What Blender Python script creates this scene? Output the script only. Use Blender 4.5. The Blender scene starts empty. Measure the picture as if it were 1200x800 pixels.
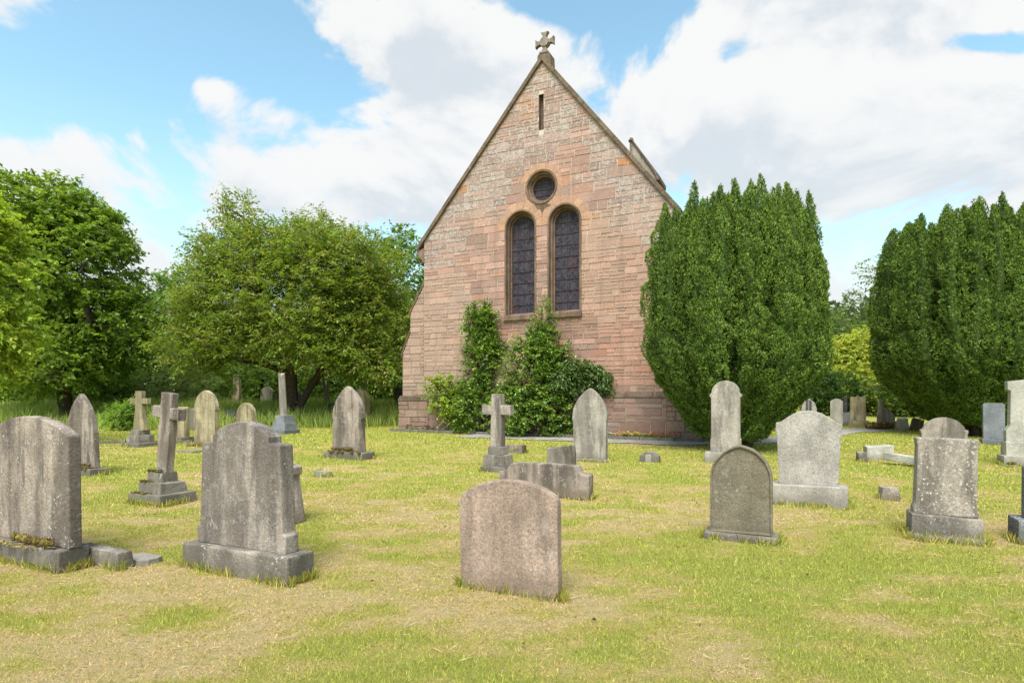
import bpy, bmesh, math, random
import numpy as np
from mathutils import Vector, Matrix

R = math.radians
random.seed(7)
rng = np.random.default_rng(11)
S = bpy.context.scene
C = S.collection

# ------------------------------------------------------------------ camera frame and terrain
FPX, CX, HOR, CAMH, GR = 700.0, 600.0, 470.0, 1.5, 0.02
PHI = R(25.6)                                   # the church and its graves are turned this much to the view
ROT = -PHI

_tab = np.random.default_rng(5).random((256, 256))


def vnoise(x, y):
    x = np.asarray(x, float); y = np.asarray(y, float)
    xi = np.floor(x).astype(int); yi = np.floor(y).astype(int)
    fx = x - xi; fy = y - yi
    fx = fx * fx * (3 - 2 * fx); fy = fy * fy * (3 - 2 * fy)
    a = _tab[xi & 255, yi & 255]; b = _tab[(xi + 1) & 255, yi & 255]
    c = _tab[xi & 255, (yi + 1) & 255]; d = _tab[(xi + 1) & 255, (yi + 1) & 255]
    return (a * (1 - fx) + b * fx) * (1 - fy) + (c * (1 - fx) + d * fx) * fy


def fbm(x, y, oct=4):
    s = 0; a = .5; t = 0
    for k in range(oct):
        s = s + a * vnoise(np.asarray(x) * 2 ** k + 17.3 * k, np.asarray(y) * 2 ** k + 9.1 * k); t += a; a *= .5
    return s / t


def sstep(a, b, v):
    t = np.clip((np.asarray(v, float) - a) / (b - a), 0, 1)
    return t * t * (3 - 2 * t)


def gz(x, y):
    """height of the ground"""
    x = np.asarray(x, float); y = np.asarray(y, float)
    z = GR * np.clip(y, 0, 60) + .05 * (fbm(x * .35, y * .35, 3) - .5) * sstep(2, 5, y)
    z = z + .35 * sstep(23, 28, y) * sstep(-3.2, -5.5, x)
    return z


def ray(px, py):
    return (px - CX) / FPX, (HOR - py) / FPX


def at(px, py):
    """the place on the ground seen at a photograph position"""
    dx, dz = ray(px, py)
    y = CAMH / (GR - dz)
    return Vector((dx * y, y, float(gz(dx * y, y))))


# ------------------------------------------------------------------ mesh helpers
def link(o, parent=None):
    C.objects.link(o)
    if parent is not None:
        o.parent = parent
    return o


def tag(o, label=None, cat=None, group=None, kind=None):
    for k, v in (('label', label), ('category', cat), ('group', group), ('kind', kind)):
        if v:
            o[k] = v
    return o


def empty(name, loc, rz=0, rx=0, ry=0):
    o = bpy.data.objects.new(name, None); C.objects.link(o)
    o.location = loc; o.rotation_euler = (rx, ry, rz); o.empty_display_size = .2
    return o


def np_mesh(name, V, F, mat, parent=None, col=None, smooth=False, extra=None):
    """V (n,3); F (m,k); col (n,3|4) per vertex"""
    V = np.ascontiguousarray(V, np.float32); F = np.ascontiguousarray(F, np.int32)
    me = bpy.data.meshes.new(name)
    k = F.shape[1]
    me.vertices.add(len(V)); me.vertices.foreach_set('co', V.ravel())
    me.loops.add(F.size); me.loops.foreach_set('vertex_index', F.ravel())
    me.polygons.add(len(F))
    me.polygons.foreach_set('loop_start', np.arange(0, F.size, k, dtype=np.int32))
    me.polygons.foreach_set('loop_total', np.full(len(F), k, np.int32))
    if smooth:
        me.polygons.foreach_set('use_smooth', np.ones(len(F), bool))
    if col is not None:
        c = np.ones((len(V), 4), np.float32); c[:, :col.shape[1]] = col
        a = me.attributes.new('col', 'FLOAT_COLOR', 'POINT'); a.data.foreach_set('color', c.ravel())
    me.update(calc_edges=True); me.validate()
    me.materials.append(mat)
    return link(bpy.data.objects.new(name, me), parent)


def bm_obj(name, bm, mat, parent=None, bevel=0, smooth=False, seg=2):
    if bevel:
        bm.normal_update()
        es = [e for e in bm.edges if len(e.link_faces) == 2 and e.calc_face_angle(0) > R(35)]
        bmesh.ops.bevel(bm, geom=es, offset=bevel, segments=seg, profile=.6, affect='EDGES', clamp_overlap=True)
    bmesh.ops.recalc_face_normals(bm, faces=bm.faces)
    me = bpy.data.meshes.new(name); bm.to_mesh(me); bm.free()
    if smooth:
        for p in me.polygons: p.use_smooth = True
    me.materials.append(mat)
    return link(bpy.data.objects.new(name, me), parent)


def add_prism(bm, pts, y0, y1, jit=0):
    """outline (x,z) extruded from y0 to y1"""
    f = [bm.verts.new((x + random.uniform(-jit, jit), y0, z + random.uniform(-jit, jit))) for x, z in pts]
    b = [bm.verts.new((v.co.x, y1, v.co.z)) for v in f]
    n = len(pts)
    bm.faces.new(f); bm.faces.new(b[::-1])
    for i in range(n):
        j = (i + 1) % n
        bm.faces.new((f[j], f[i], b[i], b[j]))


def add_box(bm, x0, x1, y0, y1, z0, z1, taper=0, jit=0):
    v = []
    for z, t in ((z0, 0), (z1, taper)):
        for x, y in ((x0 + t, y0 + t), (x1 - t, y0 + t), (x1 - t, y1 - t), (x0 + t, y1 - t)):
            v.append(bm.verts.new((x + random.uniform(-jit, jit), y + random.uniform(-jit, jit), z + random.uniform(-jit, jit))))
    for q in ((0, 1, 2, 3), (7, 6, 5, 4), (0, 4, 5, 1), (1, 5, 6, 2), (2, 6, 7, 3), (3, 7, 4, 0)):
        bm.faces.new([v[i] for i in q])


def box_obj(name, mat, parent, x0, x1, y0, y1, z0, z1, taper=0, bevel=.012, jit=.004):
    bm = bmesh.new(); add_box(bm, x0, x1, y0, y1, z0, z1, taper, jit)
    return bm_obj(name, bm, mat, parent, bevel)


def tubes(segs, sides=6):
    """segs: (p0,p1,r0,r1) -> V,F"""
    if not len(segs):
        return np.zeros((0, 3)), np.zeros((0, 4), int)
    P0 = np.array([s[0] for s in segs], float); P1 = np.array([s[1] for s in segs], float)
    r0 = np.array([s[2] for s in segs])[:, None, None]; r1 = np.array([s[3] for s in segs])[:, None, None]
    d = P1 - P0; d /= np.linalg.norm(d, axis=1, keepdims=True) + 1e-9
    h = np.where(np.abs(d[:, 2:3]) > .9, np.array([[1., 0, 0]]), np.array([[0, 0, 1.]]))
    a = np.cross(d, h); a /= np.linalg.norm(a, axis=1, keepdims=True); b = np.cross(d, a)
    t = np.linspace(0, 2 * np.pi, sides, endpoint=False)
    ring = a[:, None, :] * np.cos(t)[None, :, None] + b[:, None, :] * np.sin(t)[None, :, None]
    V = np.concatenate([P0[:, None, :] + ring * r0, P1[:, None, :] + ring * r1], 1).reshape(-1, 3)
    n = len(segs); base = (np.arange(n) * 2 * sides)[:, None]
    i = np.arange(sides); j = (i + 1) % sides
    F = np.stack([base + i, base + j, base + sides + j, base + sides + i], -1).reshape(-1, 4)
    return V, F


# ------------------------------------------------------------------ materials
class NT:
    def __init__(self, name):
        self.m = bpy.data.materials.new(name); self.m.use_nodes = True
        self.t = self.m.node_tree; self.t.nodes.clear()
        self.out = self.n('ShaderNodeOutputMaterial')

    def n(self, typ, ins=None, **kw):
        nd = self.t.nodes.new(typ)
        for k, v in kw.items(): setattr(nd, k, v)
        for k, v in (ins or {}).items(): self.s(nd, k, v)
        return nd

    def s(self, nd, k, v):
        sock = nd.inputs[k]
        if hasattr(v, 'is_output') and v.is_output: self.t.links.new(v, sock)
        else:
            if isinstance(v, tuple) and len(v) == 3 and sock.type == 'RGBA': v = (*v, 1)
            sock.default_value = v

    def math(self, op, a, b=0.0, c=None):
        ins = {0: a, 1: b}
        if c is not None: ins[2] = c
        return self.n('ShaderNodeMath', ins, operation=op).outputs[0]

    def mix(self, fac, a, b, mode='MIX'):
        nd = self.n('ShaderNodeMix', data_type='RGBA', blend_type=mode)
        self.s(nd, 0, fac); self.s(nd, 6, a); self.s(nd, 7, b)
        return nd.outputs[2]

    def noise(self, vec, scale, detail=5, rough=.55, dist=0):
        nd = self.n('ShaderNodeTexNoise', {'Scale': scale, 'Detail': float(detail), 'Roughness': rough, 'Distortion': float(dist)})
        if vec is not None: self.s(nd, 'Vector', vec)
        return nd.outputs[0]

    def ramp(self, v, a, b, lo=0., hi=1.):
        return self.n('ShaderNodeMapRange', {0: v, 1: a, 2: b, 3: lo, 4: hi}, interpolation_type='SMOOTHSTEP').outputs[0]

    def vmul(self, v, xyz):
        return self.n('ShaderNodeVectorMath', {0: v, 1: xyz}, operation='MULTIPLY').outputs[0]

    def bsdf(self, color, rough=.9, bump=None, strength=.3, dist=.01, spec=.3):
        b = self.n('ShaderNodeBsdfPrincipled', {'Base Color': color, 'Roughness': rough, 'Specular IOR Level': spec})
        if bump is not None:
            bp = self.n('ShaderNodeBump', {'Height': bump, 'Strength': strength, 'Distance': dist})
            self.s(b, 'Normal', bp.outputs[0])
        self.t.links.new(b.outputs[0], self.out.inputs[0])
        return b


def stone_mat(name, c, dark=.35, spots=.3, moss=.2, streak=.6, dotsz=26., warm=(.19, .14, .05), pale=(.62, .60, .55), mossh=.35):
    """weathered gravestone: mottled body, vertical rain streaks, pale lichen, moss at the foot"""
    c = tuple(x * 1.36 for x in c); dark *= .85
    k = NT(name)
    tc = k.n('ShaderNodeTexCoord').outputs['Object']
    oi = k.n('ShaderNodeObjectInfo').outputs['Random']
    off = k.n('ShaderNodeCombineXYZ', {0: k.math('MULTIPLY', oi, 37.), 1: k.math('MULTIPLY', oi, 91.), 2: k.math('MULTIPLY', oi, 13.)}).outputs[0]
    v = k.n('ShaderNodeVectorMath', {0: tc, 1: off}, operation='ADD').outputs[0]
    big = k.noise(v, 3.2, 8, .62)
    body = k.mix(k.ramp(big, .3, .7), tuple(x * .72 for x in c), tuple(min(1, x * 1.22) for x in c))
    st = k.noise(k.vmul(v, (5.2, 5.2, .75)), 1., 8, .66)
    body = k.mix(k.math('MULTIPLY', k.ramp(st, .46, .64), streak), body, tuple(x * dark for x in c))
    st2 = k.noise(k.vmul(v, (9., 9., 1.7)), 1.3, 8, .68)
    body = k.mix(k.math('MULTIPLY', k.ramp(st2, .58, .74), streak * .65), body, tuple(min(1, x * 1.55) for x in c))
    st3 = k.noise(k.vmul(v, (3., 3., .4)), 1., 5, .55)
    body = k.mix(k.math('MULTIPLY', k.ramp(st3, .44, .57), streak * .85), body, tuple(x * dark * 1.35 for x in c))
    grain = k.noise(v, 75., 5, .78)
    body = k.mix(1., body, k.mix(k.ramp(grain, .25, .75), (.52, .52, .51), (1.38, 1.38, 1.38)), 'MULTIPLY')
    gb = k.noise(v, 38., 3, .6)
    body = k.mix(k.math('MULTIPLY', k.ramp(gb, .56, .68), .5), body, tuple(x * .45 for x in c))
    if spots:
        lv = k.n('ShaderNodeTexVoronoi', {'Vector': k.n('ShaderNodeVectorMath', {0: v, 1: k.vmul(k.n('ShaderNodeTexNoise', {'Vector': v, 'Scale': 30.}).outputs[1], (.05, .05, .05))}, operation='ADD').outputs[0],
                                          'Scale': dotsz, 'Randomness': 1.}).outputs[0]
        patch = k.noise(v, 5., 4, .6)
        dots = k.math('MULTIPLY', k.ramp(lv, .34, .2), k.ramp(patch, .62 - .3 * spots, .75 - .3 * spots))
        body = k.mix(k.math('MULTIPLY', dots, min(1, spots + .25)), body, pale)
    if moss:
        z = k.n('ShaderNodeSeparateXYZ', {0: tc}).outputs[2]
        low = k.ramp(z, mossh, 0.)
        mn = k.noise(v, 9., 6, .65)
        f = k.math('MULTIPLY', k.ramp(k.math('ADD', mn, k.math('MULTIPLY', low, .28)), .62, .74), moss)
        body = k.mix(f, body, warm)
    cr = k.noise(v, 16., 8, .7)
    zone = k.noise(v, 2.1, 4, .6)
    body = k.mix(k.math('MULTIPLY', k.math('MULTIPLY', k.ramp(cr, .52, .64), k.ramp(zone, .42, .62)), .36), body, tuple(min(1, x * .5 + .30) for x in c))
    zf = k.n('ShaderNodeSeparateXYZ', {0: tc}).outputs[2]
    damp = k.math('MULTIPLY', k.ramp(k.math('ADD', zf, k.math('MULTIPLY', cr, -.22)), .10, -.06), .55)
    body = k.mix(damp, body, tuple(x * .42 for x in c))
    bump = k.math('ADD', k.math('MULTIPLY', grain, .5), k.math('ADD', gb, k.math('MULTIPLY', big, 1.6)))
    k.bsdf(body, .93, bump, .55, .012, .2)
    return k.m


def leaf_mat(name, trans=.35, rough=.5, spec=.35):
    k = NT(name)
    a = k.n('ShaderNodeAttribute', attribute_name='col').outputs[0]
    b = k.n('ShaderNodeBsdfPrincipled', {'Base Color': a, 'Roughness': rough, 'Specular IOR Level': spec})
    t = k.n('ShaderNodeBsdfTranslucent', {'Color': k.mix(1., a, (1.25, 1.2, .55), 'MULTIPLY')})
    m = k.n('ShaderNodeMixShader', {0: trans, 1: b.outputs[0], 2: t.outputs[0]})
    k.t.links.new(m.outputs[0], k.out.inputs[0])
    return k.m


def attr_mat(name, rough=.95, nscale=60., amp=.25):
    k = NT(name)
    a = k.n('ShaderNodeAttribute', attribute_name='col').outputs[0]
    v = k.n('ShaderNodeTexCoord').outputs['Object']
    g = k.noise(v, nscale, 4, .65)
    c = k.mix(1., a, k.mix(k.ramp(g, .3, .7), (1 - amp,) * 3, (1 + amp,) * 3), 'MULTIPLY')
    k.bsdf(c, rough, g, .4, .008, .2)
    return k.m


def plain_mat(name, c, rough=.8, nscale=20., amp=.25, spec=.3):
    k = NT(name)
    v = k.n('ShaderNodeTexCoord').outputs['Object']
    g = k.noise(v, nscale, 5, .6)
    k.bsdf(k.mix(1., (*c, 1), k.mix(k.ramp(g, .3, .7), (1 - amp,) * 3, (1 + amp,) * 3), 'MULTIPLY'), rough, g, .4, .01, spec)
    return k.m


def masonry_mat():
    """per-stone colours come with the mesh; tooling, grain and lichen are added here"""
    k = NT('squared pink sandstone')
    at_ = k.n('ShaderNodeAttribute', attribute_name='col')
    a, lich = at_.outputs[0], at_.outputs['Alpha']
    v = k.n('ShaderNodeTexCoord').outputs['Object']
    g = k.noise(k.vmul(v, (1., 1., 2.6)), 22., 6, .68)
    tool = k.noise(k.vmul(v, (2., 2., 16.)), 2.2, 5, .7)
    c = k.mix(1., a, k.mix(k.ramp(g, .28, .72), (.72, .70, .68), (1.22, 1.22, 1.2)), 'MULTIPLY')
    c = k.mix(k.math('MULTIPLY', k.ramp(tool, .55, .72), .35), c, (.20, .125, .085))
    big = k.noise(v, .55, 5, .6)
    c = k.mix(k.math('MULTIPLY', k.ramp(big, .5, .72), .3), c, (.27, .19, .14))
    run = k.noise(k.vmul(v, (3.2, 3.2, .22)), 1., 6, .6)
    c = k.mix(k.math('MULTIPLY', k.ramp(run, .52, .68), .38), c, (.20, .145, .115))
    ln = k.noise(v, 15., 7, .75)
    lf = k.math('MULTIPLY', k.ramp(k.math('ADD', ln, k.math('MULTIPLY', lich, .14)), .58, .66), k.ramp(lich, .04, .5))
    c = k.mix(k.math('MULTIPLY', lf, .75), c, (.46, .415, .375))
    dn = k.noise(v, 6., 6, .7)
    c = k.mix(k.math('MULTIPLY', k.math('MULTIPLY', k.ramp(dn, .52, .66), k.ramp(lich, .2, .8)), .6), c, (.11, .10, .09))
    k.bsdf(c, .95, k.math('ADD', k.math('MULTIPLY', g, 1.2), tool), .6, .012, .15)
    return k.m


M = {}
M['masonry'] = masonry_mat()
M['mould'] = stone_mat('brown moulded sandstone', (.155, .10, .068), .4, .15, 0, .5)
M['cope'] = stone_mat('lichened coping stone', (.125, .09, .06), .45, .25, 0, .4, 18., pale=(.5, .48, .42))
M['crossstone'] = stone_mat('grey finial stone', (.19, .155, .125), .45, .2, 0, .4)
M['grey'] = stone_mat('grey weathered stone', (.27, .225, .187), .28, .25, .35, .85)
M['grey_brown'] = stone_mat('brown grey weathered stone', (.25, .20, .16), .30, .35, .5, .9, 34.)
M['pink'] = stone_mat('pinkish brown sandstone', (.295, .215, .165), .42, .12, .12, .5, 40.)
M['olive'] = stone_mat('olive brown stone', (.165, .138, .095), .6, .12, .15, .35)
M['pale'] = stone_mat('pale grey stone', (.29, .26, .222), .62, .12, .1, .3, 30.)
M['pale_tall'] = stone_mat('grey stone with white bloom', (.285, .25, .205), .42, .3, .1, .8)
M['lichen'] = stone_mat('stone crusted with white lichen', (.245, .205, .165), .4, .95, .15, .7, 30., pale=(.50, .47, .40))
M['white'] = stone_mat('whitish stone', (.37, .345, .285), .6, .2, .2, .5)
M['slate'] = stone_mat('dark blue grey granite', (.16, .165, .175), .6, .2, 0, .3)
M['slab'] = stone_mat('dark weathered base stone', (.22, .19, .155), .35, .35, .25, .8, 26., mossh=.1)
M['mossy'] = stone_mat('mossy base stone', (.20, .175, .135), .4, .3, .55, .6, 24., (.17, .125, .04), mossh=.12)
M['yellowed'] = stone_mat('stone yellowed by algae', (.30, .25, .15), .36, .15, .3, .8, warm=(.28, .24, .07))
M['black'] = stone_mat('blackened stone', (.055, .055, .05), .6, .2, .3, .3, warm=(.10, .12, .05))
M['granite_dark'] = stone_mat('dark speckled granite', (.13, .13, .125), .6, .6, 0, .2, 40.)
M['leaf'] = leaf_mat('broad leaf', .45)
M['leaf_gloss'] = leaf_mat('glossy evergreen leaf', .22, .38, .5)
M['needle'] = leaf_mat('yew needles', .18, .6, .25)
M['blade'] = leaf_mat('grass blade', .3, .6, .25)
M['petal'] = leaf_mat('flower petal', .3, .6, .2)
M['bark'] = plain_mat('dark bark', (.065, .05, .038), .95, 14., .4, .15)
M['bark_pale'] = plain_mat('pale bark', (.24, .21, .165), .95, 14., .4, .15)
M['moss'] = attr_mat('moss cushion', .95, 90., .35)
M['slates'] = plain_mat('roof slates', (.13, .115, .10), .8, 8., .3, .3)

# ------------------------------------------------------------------ world: sky with broken cloud
SUN_EL, SUN_AZ = R(58), R(192)                     # azimuth clockwise from +Y: behind the viewer, to the left


def build_world():
    w = bpy.data.worlds.new('World'); S.world = w; w.use_nodes = True
    k = NT.__new__(NT); k.t = w.node_tree; k.t.nodes.clear()
    out = k.n('ShaderNodeOutputWorld'); bg = k.n('ShaderNodeBackground', {'Strength': .07})
    k.t.links.new(bg.outputs[0], out.inputs[0])
    sky = k.n('ShaderNodeTexSky', sky_type='NISHITA', sun_disc=False, sun_elevation=SUN_EL, sun_rotation=SUN_AZ,
              altitude=60., air_density=1., dust_density=.6, ozone_density=1.2).outputs[0]
    blue = k.mix(1., sky, (2.6, 2.95, 2.4), 'MULTIPLY')
    d = k.n('ShaderNodeTexCoord').outputs['Generated']
    sp = k.n('ShaderNodeSeparateXYZ', {0: d})
    x, y, z = sp.outputs
    yy = k.math('MAXIMUM', y, .08)
    qx, qz = k.math('DIVIDE', x, yy), k.math('DIVIDE', z, yy)

    def field(zoff):
        p = k.n('ShaderNodeVectorMath', {0: d, 1: (0, 0, zoff)}, operation='ADD').outputs[0]
        p = k.vmul(p, (1., 1., 1.5))
        n = k.noise(p, 3.4, 10, .56, .35)
        n2 = k.noise(p, 1.3, 3, .5)
        s = k.math('ADD', k.math('MULTIPLY', n, 1.55), k.math('MULTIPLY_ADD', n2, .3, -.425))
        zz = k.math('ADD', qz, zoff) if zoff else qz
        for px, py, rx, ry, wgt in BLOBS:
            cx, cz = (px - CX) / FPX, (HOR - py) / FPX
            a = k.math('MULTIPLY', k.math('SUBTRACT', qx, cx), FPX / rx)
            b = k.math('MULTIPLY', k.math('SUBTRACT', zz, cz), FPX / ry)
            r2 = k.math('ADD', k.math('MULTIPLY', a, a), k.math('MULTIPLY', b, b))
            g = k.math('POWER', 2.718, k.math('MULTIPLY', r2, -1.))
            s = k.math('MULTIPLY_ADD', g, wgt * .95, s)
        return s
    f0 = field(0.)
    f1 = field(.045)
    mask = k.ramp(f0, .485, .60)
    rel = k.math('SUBTRACT', f0, f1)
    lit = k.ramp(rel, -.24, .14)
    thick = k.ramp(f1, .56, .92)
    sh = k.math('MULTIPLY_ADD', thick, .55, k.math('MULTIPLY', k.math('SUBTRACT', 1., lit), .62))
    fine = k.noise(k.vmul(d, (1, 1, 1.6)), 9., 8, .6)
    sh = k.math('MULTIPLY_ADD', k.math('SUBTRACT', fine, .5), .9, sh)
    ccol = k.mix(k.ramp(sh, .02, 1.0), (7.9, 7.9, 7.85), (5.85, 6.35, 6.8))
    mask = k.math('MULTIPLY', mask, .97)
    col = k.mix(mask, blue, ccol)
    hz = k.math('MULTIPLY', k.ramp(z, .42, .02), .72)
    col = k.mix(hz, col, (6.5, 7.0, 7.3))
    k.s(bg, 'Color', col)


BLOBS = [(220, 195, 190, 55, .16), (60, 180, 90, 40, .10), (390, 235, 190, 45, .15), (470, 215, 70, 40, .12), (180, 270, 120, 40, .10), (245, 102, 26, 22, .20),
         (305, 118, 40, 26, .08), (340, 140, 60, 22, .09), (30, 35, 60, 16, .10), (540, 60, 150, 90, .15), (700, 110, 120, 90, .10),
         (950, 90, 260, 90, .13), (1050, 200, 250, 110, .08), (850, 170, 120, 70, .08), (430, 15, 110, 24, .12), (1010, 20, 200, 30, .06),
         (110, 70, 190, 60, -.26), (380, 90, 60, 30, -.12), (200, 20, 160, 50, -.16), (445, 165, 30, 20, -.05), (715, 6, 85, 20, -.30),
         (850, 60, 30, 28, -.20), (1160, 52, 80, 14, -.26), (770, 235, 26, 20, -.14), (985, 275, 30, 40, -.05), (140, 290, 60, 22, -.04), (20, 110, 60, 22, .06)]
build_world()
sl = bpy.data.lights.new('sun', 'SUN'); sl.energy = 3.5; sl.angle = R(36); sl.color = (1., .975, .94)
so = link(bpy.data.objects.new('sun', sl))
sdir = Vector((math.sin(SUN_AZ) * math.cos(SUN_EL), math.cos(SUN_AZ) * math.cos(SUN_EL), math.sin(SUN_EL)))
so.rotation_euler = sdir.to_track_quat('Z', 'Y').to_euler(); so.location = sdir * 50

cam = bpy.data.cameras.new('camera'); cam.sensor_width = 36; cam.lens = FPX / 1200 * 36
cam.shift_y = (HOR - 400) / 1200; cam.clip_end = 3000; cam.clip_start = .05
co = link(bpy.data.objects.new('camera', cam)); co.location = (0, 0, CAMH); co.rotation_euler = (R(90), 0, 0)
S.camera = co
S.view_settings.view_transform = 'Standard'; S.view_settings.look = 'None'
S.view_settings.gamma = 1; S.view_settings.exposure = .8
S.render.engine = 'CYCLES'
S.cycles.max_bounces = 10; S.cycles.diffuse_bounces = 6; S.cycles.glossy_bounces = 2; S.cycles.transmission_bounces = 6
S.cycles.use_denoising = True


# ------------------------------------------------------------------ ground
def green(x, y):
    """0 straw .. 1 fresh green over the mown lawn"""
    x = np.asarray(x, float); y = np.asarray(y, float)
    n = .5 + 1.25 * (.32 * fbm(x * .75 + 3, y * .70, 4) + .42 * fbm(x * 1.8 + 40, y * 3.4 + 11, 4) + .26 * fbm(x * 5 + 5, y * 10, 3) - .48)
    b = .07 * sstep(7, 12, y) + .10 * sstep(2.2, 3.6, x) * sstep(5.2, 3.6, y) + .09 * sstep(4, 7, x) * sstep(6, 9, y) - .03 * sstep(1, -2, x) * sstep(5, 3, y)
    b = b + .10 * sstep(16.5, 18, y)
    return sstep(.36, .68, n + b)


STRAW = np.array([.78, .585, .31]); STRAW2 = np.array([.66, .45, .20]); GREEN = np.array([.37, .43, .065]); GREEN2 = np.array([.53, .53, .11]); YG = np.array([.64, .525, .15])


def build_ground():
    def spaced(lims):
        out = []
        for a, b, n in lims: out.append(np.linspace(a, b, n, endpoint=False))
        return np.concatenate(out + [[lims[-1][1]]])
    xs = spaced([(-1500, -200, 5), (-200, -40, 12), (-40, -14, 40), (-14, 14, 300), (14, 40, 40), (40, 200, 12), (200, 1500, 5)])
    ys = spaced([(-1500, -60, 5), (-60, 0, 12), (0, 12, 160), (12, 34, 130), (34, 80, 30), (80, 300, 10), (300, 1800, 6)])
    X, Y = np.meshgrid(xs, ys)
    V = np.stack([X, Y, gz(X, Y)], -1).reshape(-1, 3)
    nx, ny = len(xs), len(ys)
    i = (np.arange(ny - 1)[:, None] * nx + np.arange(nx - 1)).ravel()
    F = np.stack([i, i + 1, i + nx + 1, i + nx], -1)
    g = green(V[:, 0], V[:, 1])[:, None]
    col = .85 * (STRAW * np.clip(1 - 2 * g, 0, 1) + YG * (1 - np.abs(2 * g - 1)) + (GREEN + GREEN2) * .5 * np.clip(2 * g - 1, 0, 1)) * .9
    k = NT('mown grass thatch')
    a = k.n('ShaderNodeAttribute', attribute_name='col').outputs[0]
    v = k.n('ShaderNodeTexCoord').outputs['Object']
    n1 = k.noise(v, 46., 6, .75); n2 = k.noise(k.vmul(v, (1, 2.2, 1)), 9., 6, .65); n3 = k.noise(v, 170., 3, .7)
    c = k.mix(k.math('MULTIPLY', k.ramp(n2, .45, .66), .5), a, (.33, .35, .065)); c = k.mix(k.math('MULTIPLY', k.ramp(n1, .5, .68), .6), c, (.74, .55, .28))
    c = k.mix(1., c, k.mix(k.ramp(n3, .25, .75), (.55, .55, .5), (1.3, 1.3, 1.3)), 'MULTIPLY')
    k.bsdf(c, .95, k.math('ADD', n1, n3), .9, .03, .1)
    tag(np_mesh('ground', V, F, k.m, col=col, smooth=True), kind='structure')


FEET = []        # (x, y, rot, hx, hy) footprints whose edges keep longer grass
NOGRASS = []     # (cx, cy, rot, hx, hy) footprints of low flat stones


def keep(x, y):
    k = np.ones(len(x), bool)
    for cx, cy, r, hx, hy in NOGRASS:
        c, s = math.cos(-r), math.sin(-r)
        u = (x - cx) * c - (y - cy) * s; v = (x - cx) * s + (y - cy) * c
        k &= ~((np.abs(u) < hx) & (np.abs(v) < hy))
    return k


def blades(x, y, L, W, lean, col, segs=False):
    n = len(x)
    az = rng.uniform(0, 2 * np.pi, n); la = rng.uniform(0, 2 * np.pi, n)
    z = gz(x, y)
    P = np.stack([x, y, z - .004], -1)
    side = np.stack([np.cos(az), np.sin(az), np.zeros(n)], -1) * (W / 2)[:, None]
    tip = np.stack([np.cos(la) * lean * L, np.sin(la) * lean * L, L * np.sqrt(np.clip(1 - lean ** 2, .02, 1))], -1)
    mid = P + tip * .55 + np.stack([np.zeros(n), np.zeros(n), L * .10], -1)
    V = np.stack([P - side, P + side, mid + side * .7, P + tip, mid - side * .7], 1).reshape(-1, 3)
    b = np.arange(n)[:, None] * 5
    F3 = b + np.arange(5)
    return V, F3, np.repeat(col, 5, 0)


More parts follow.
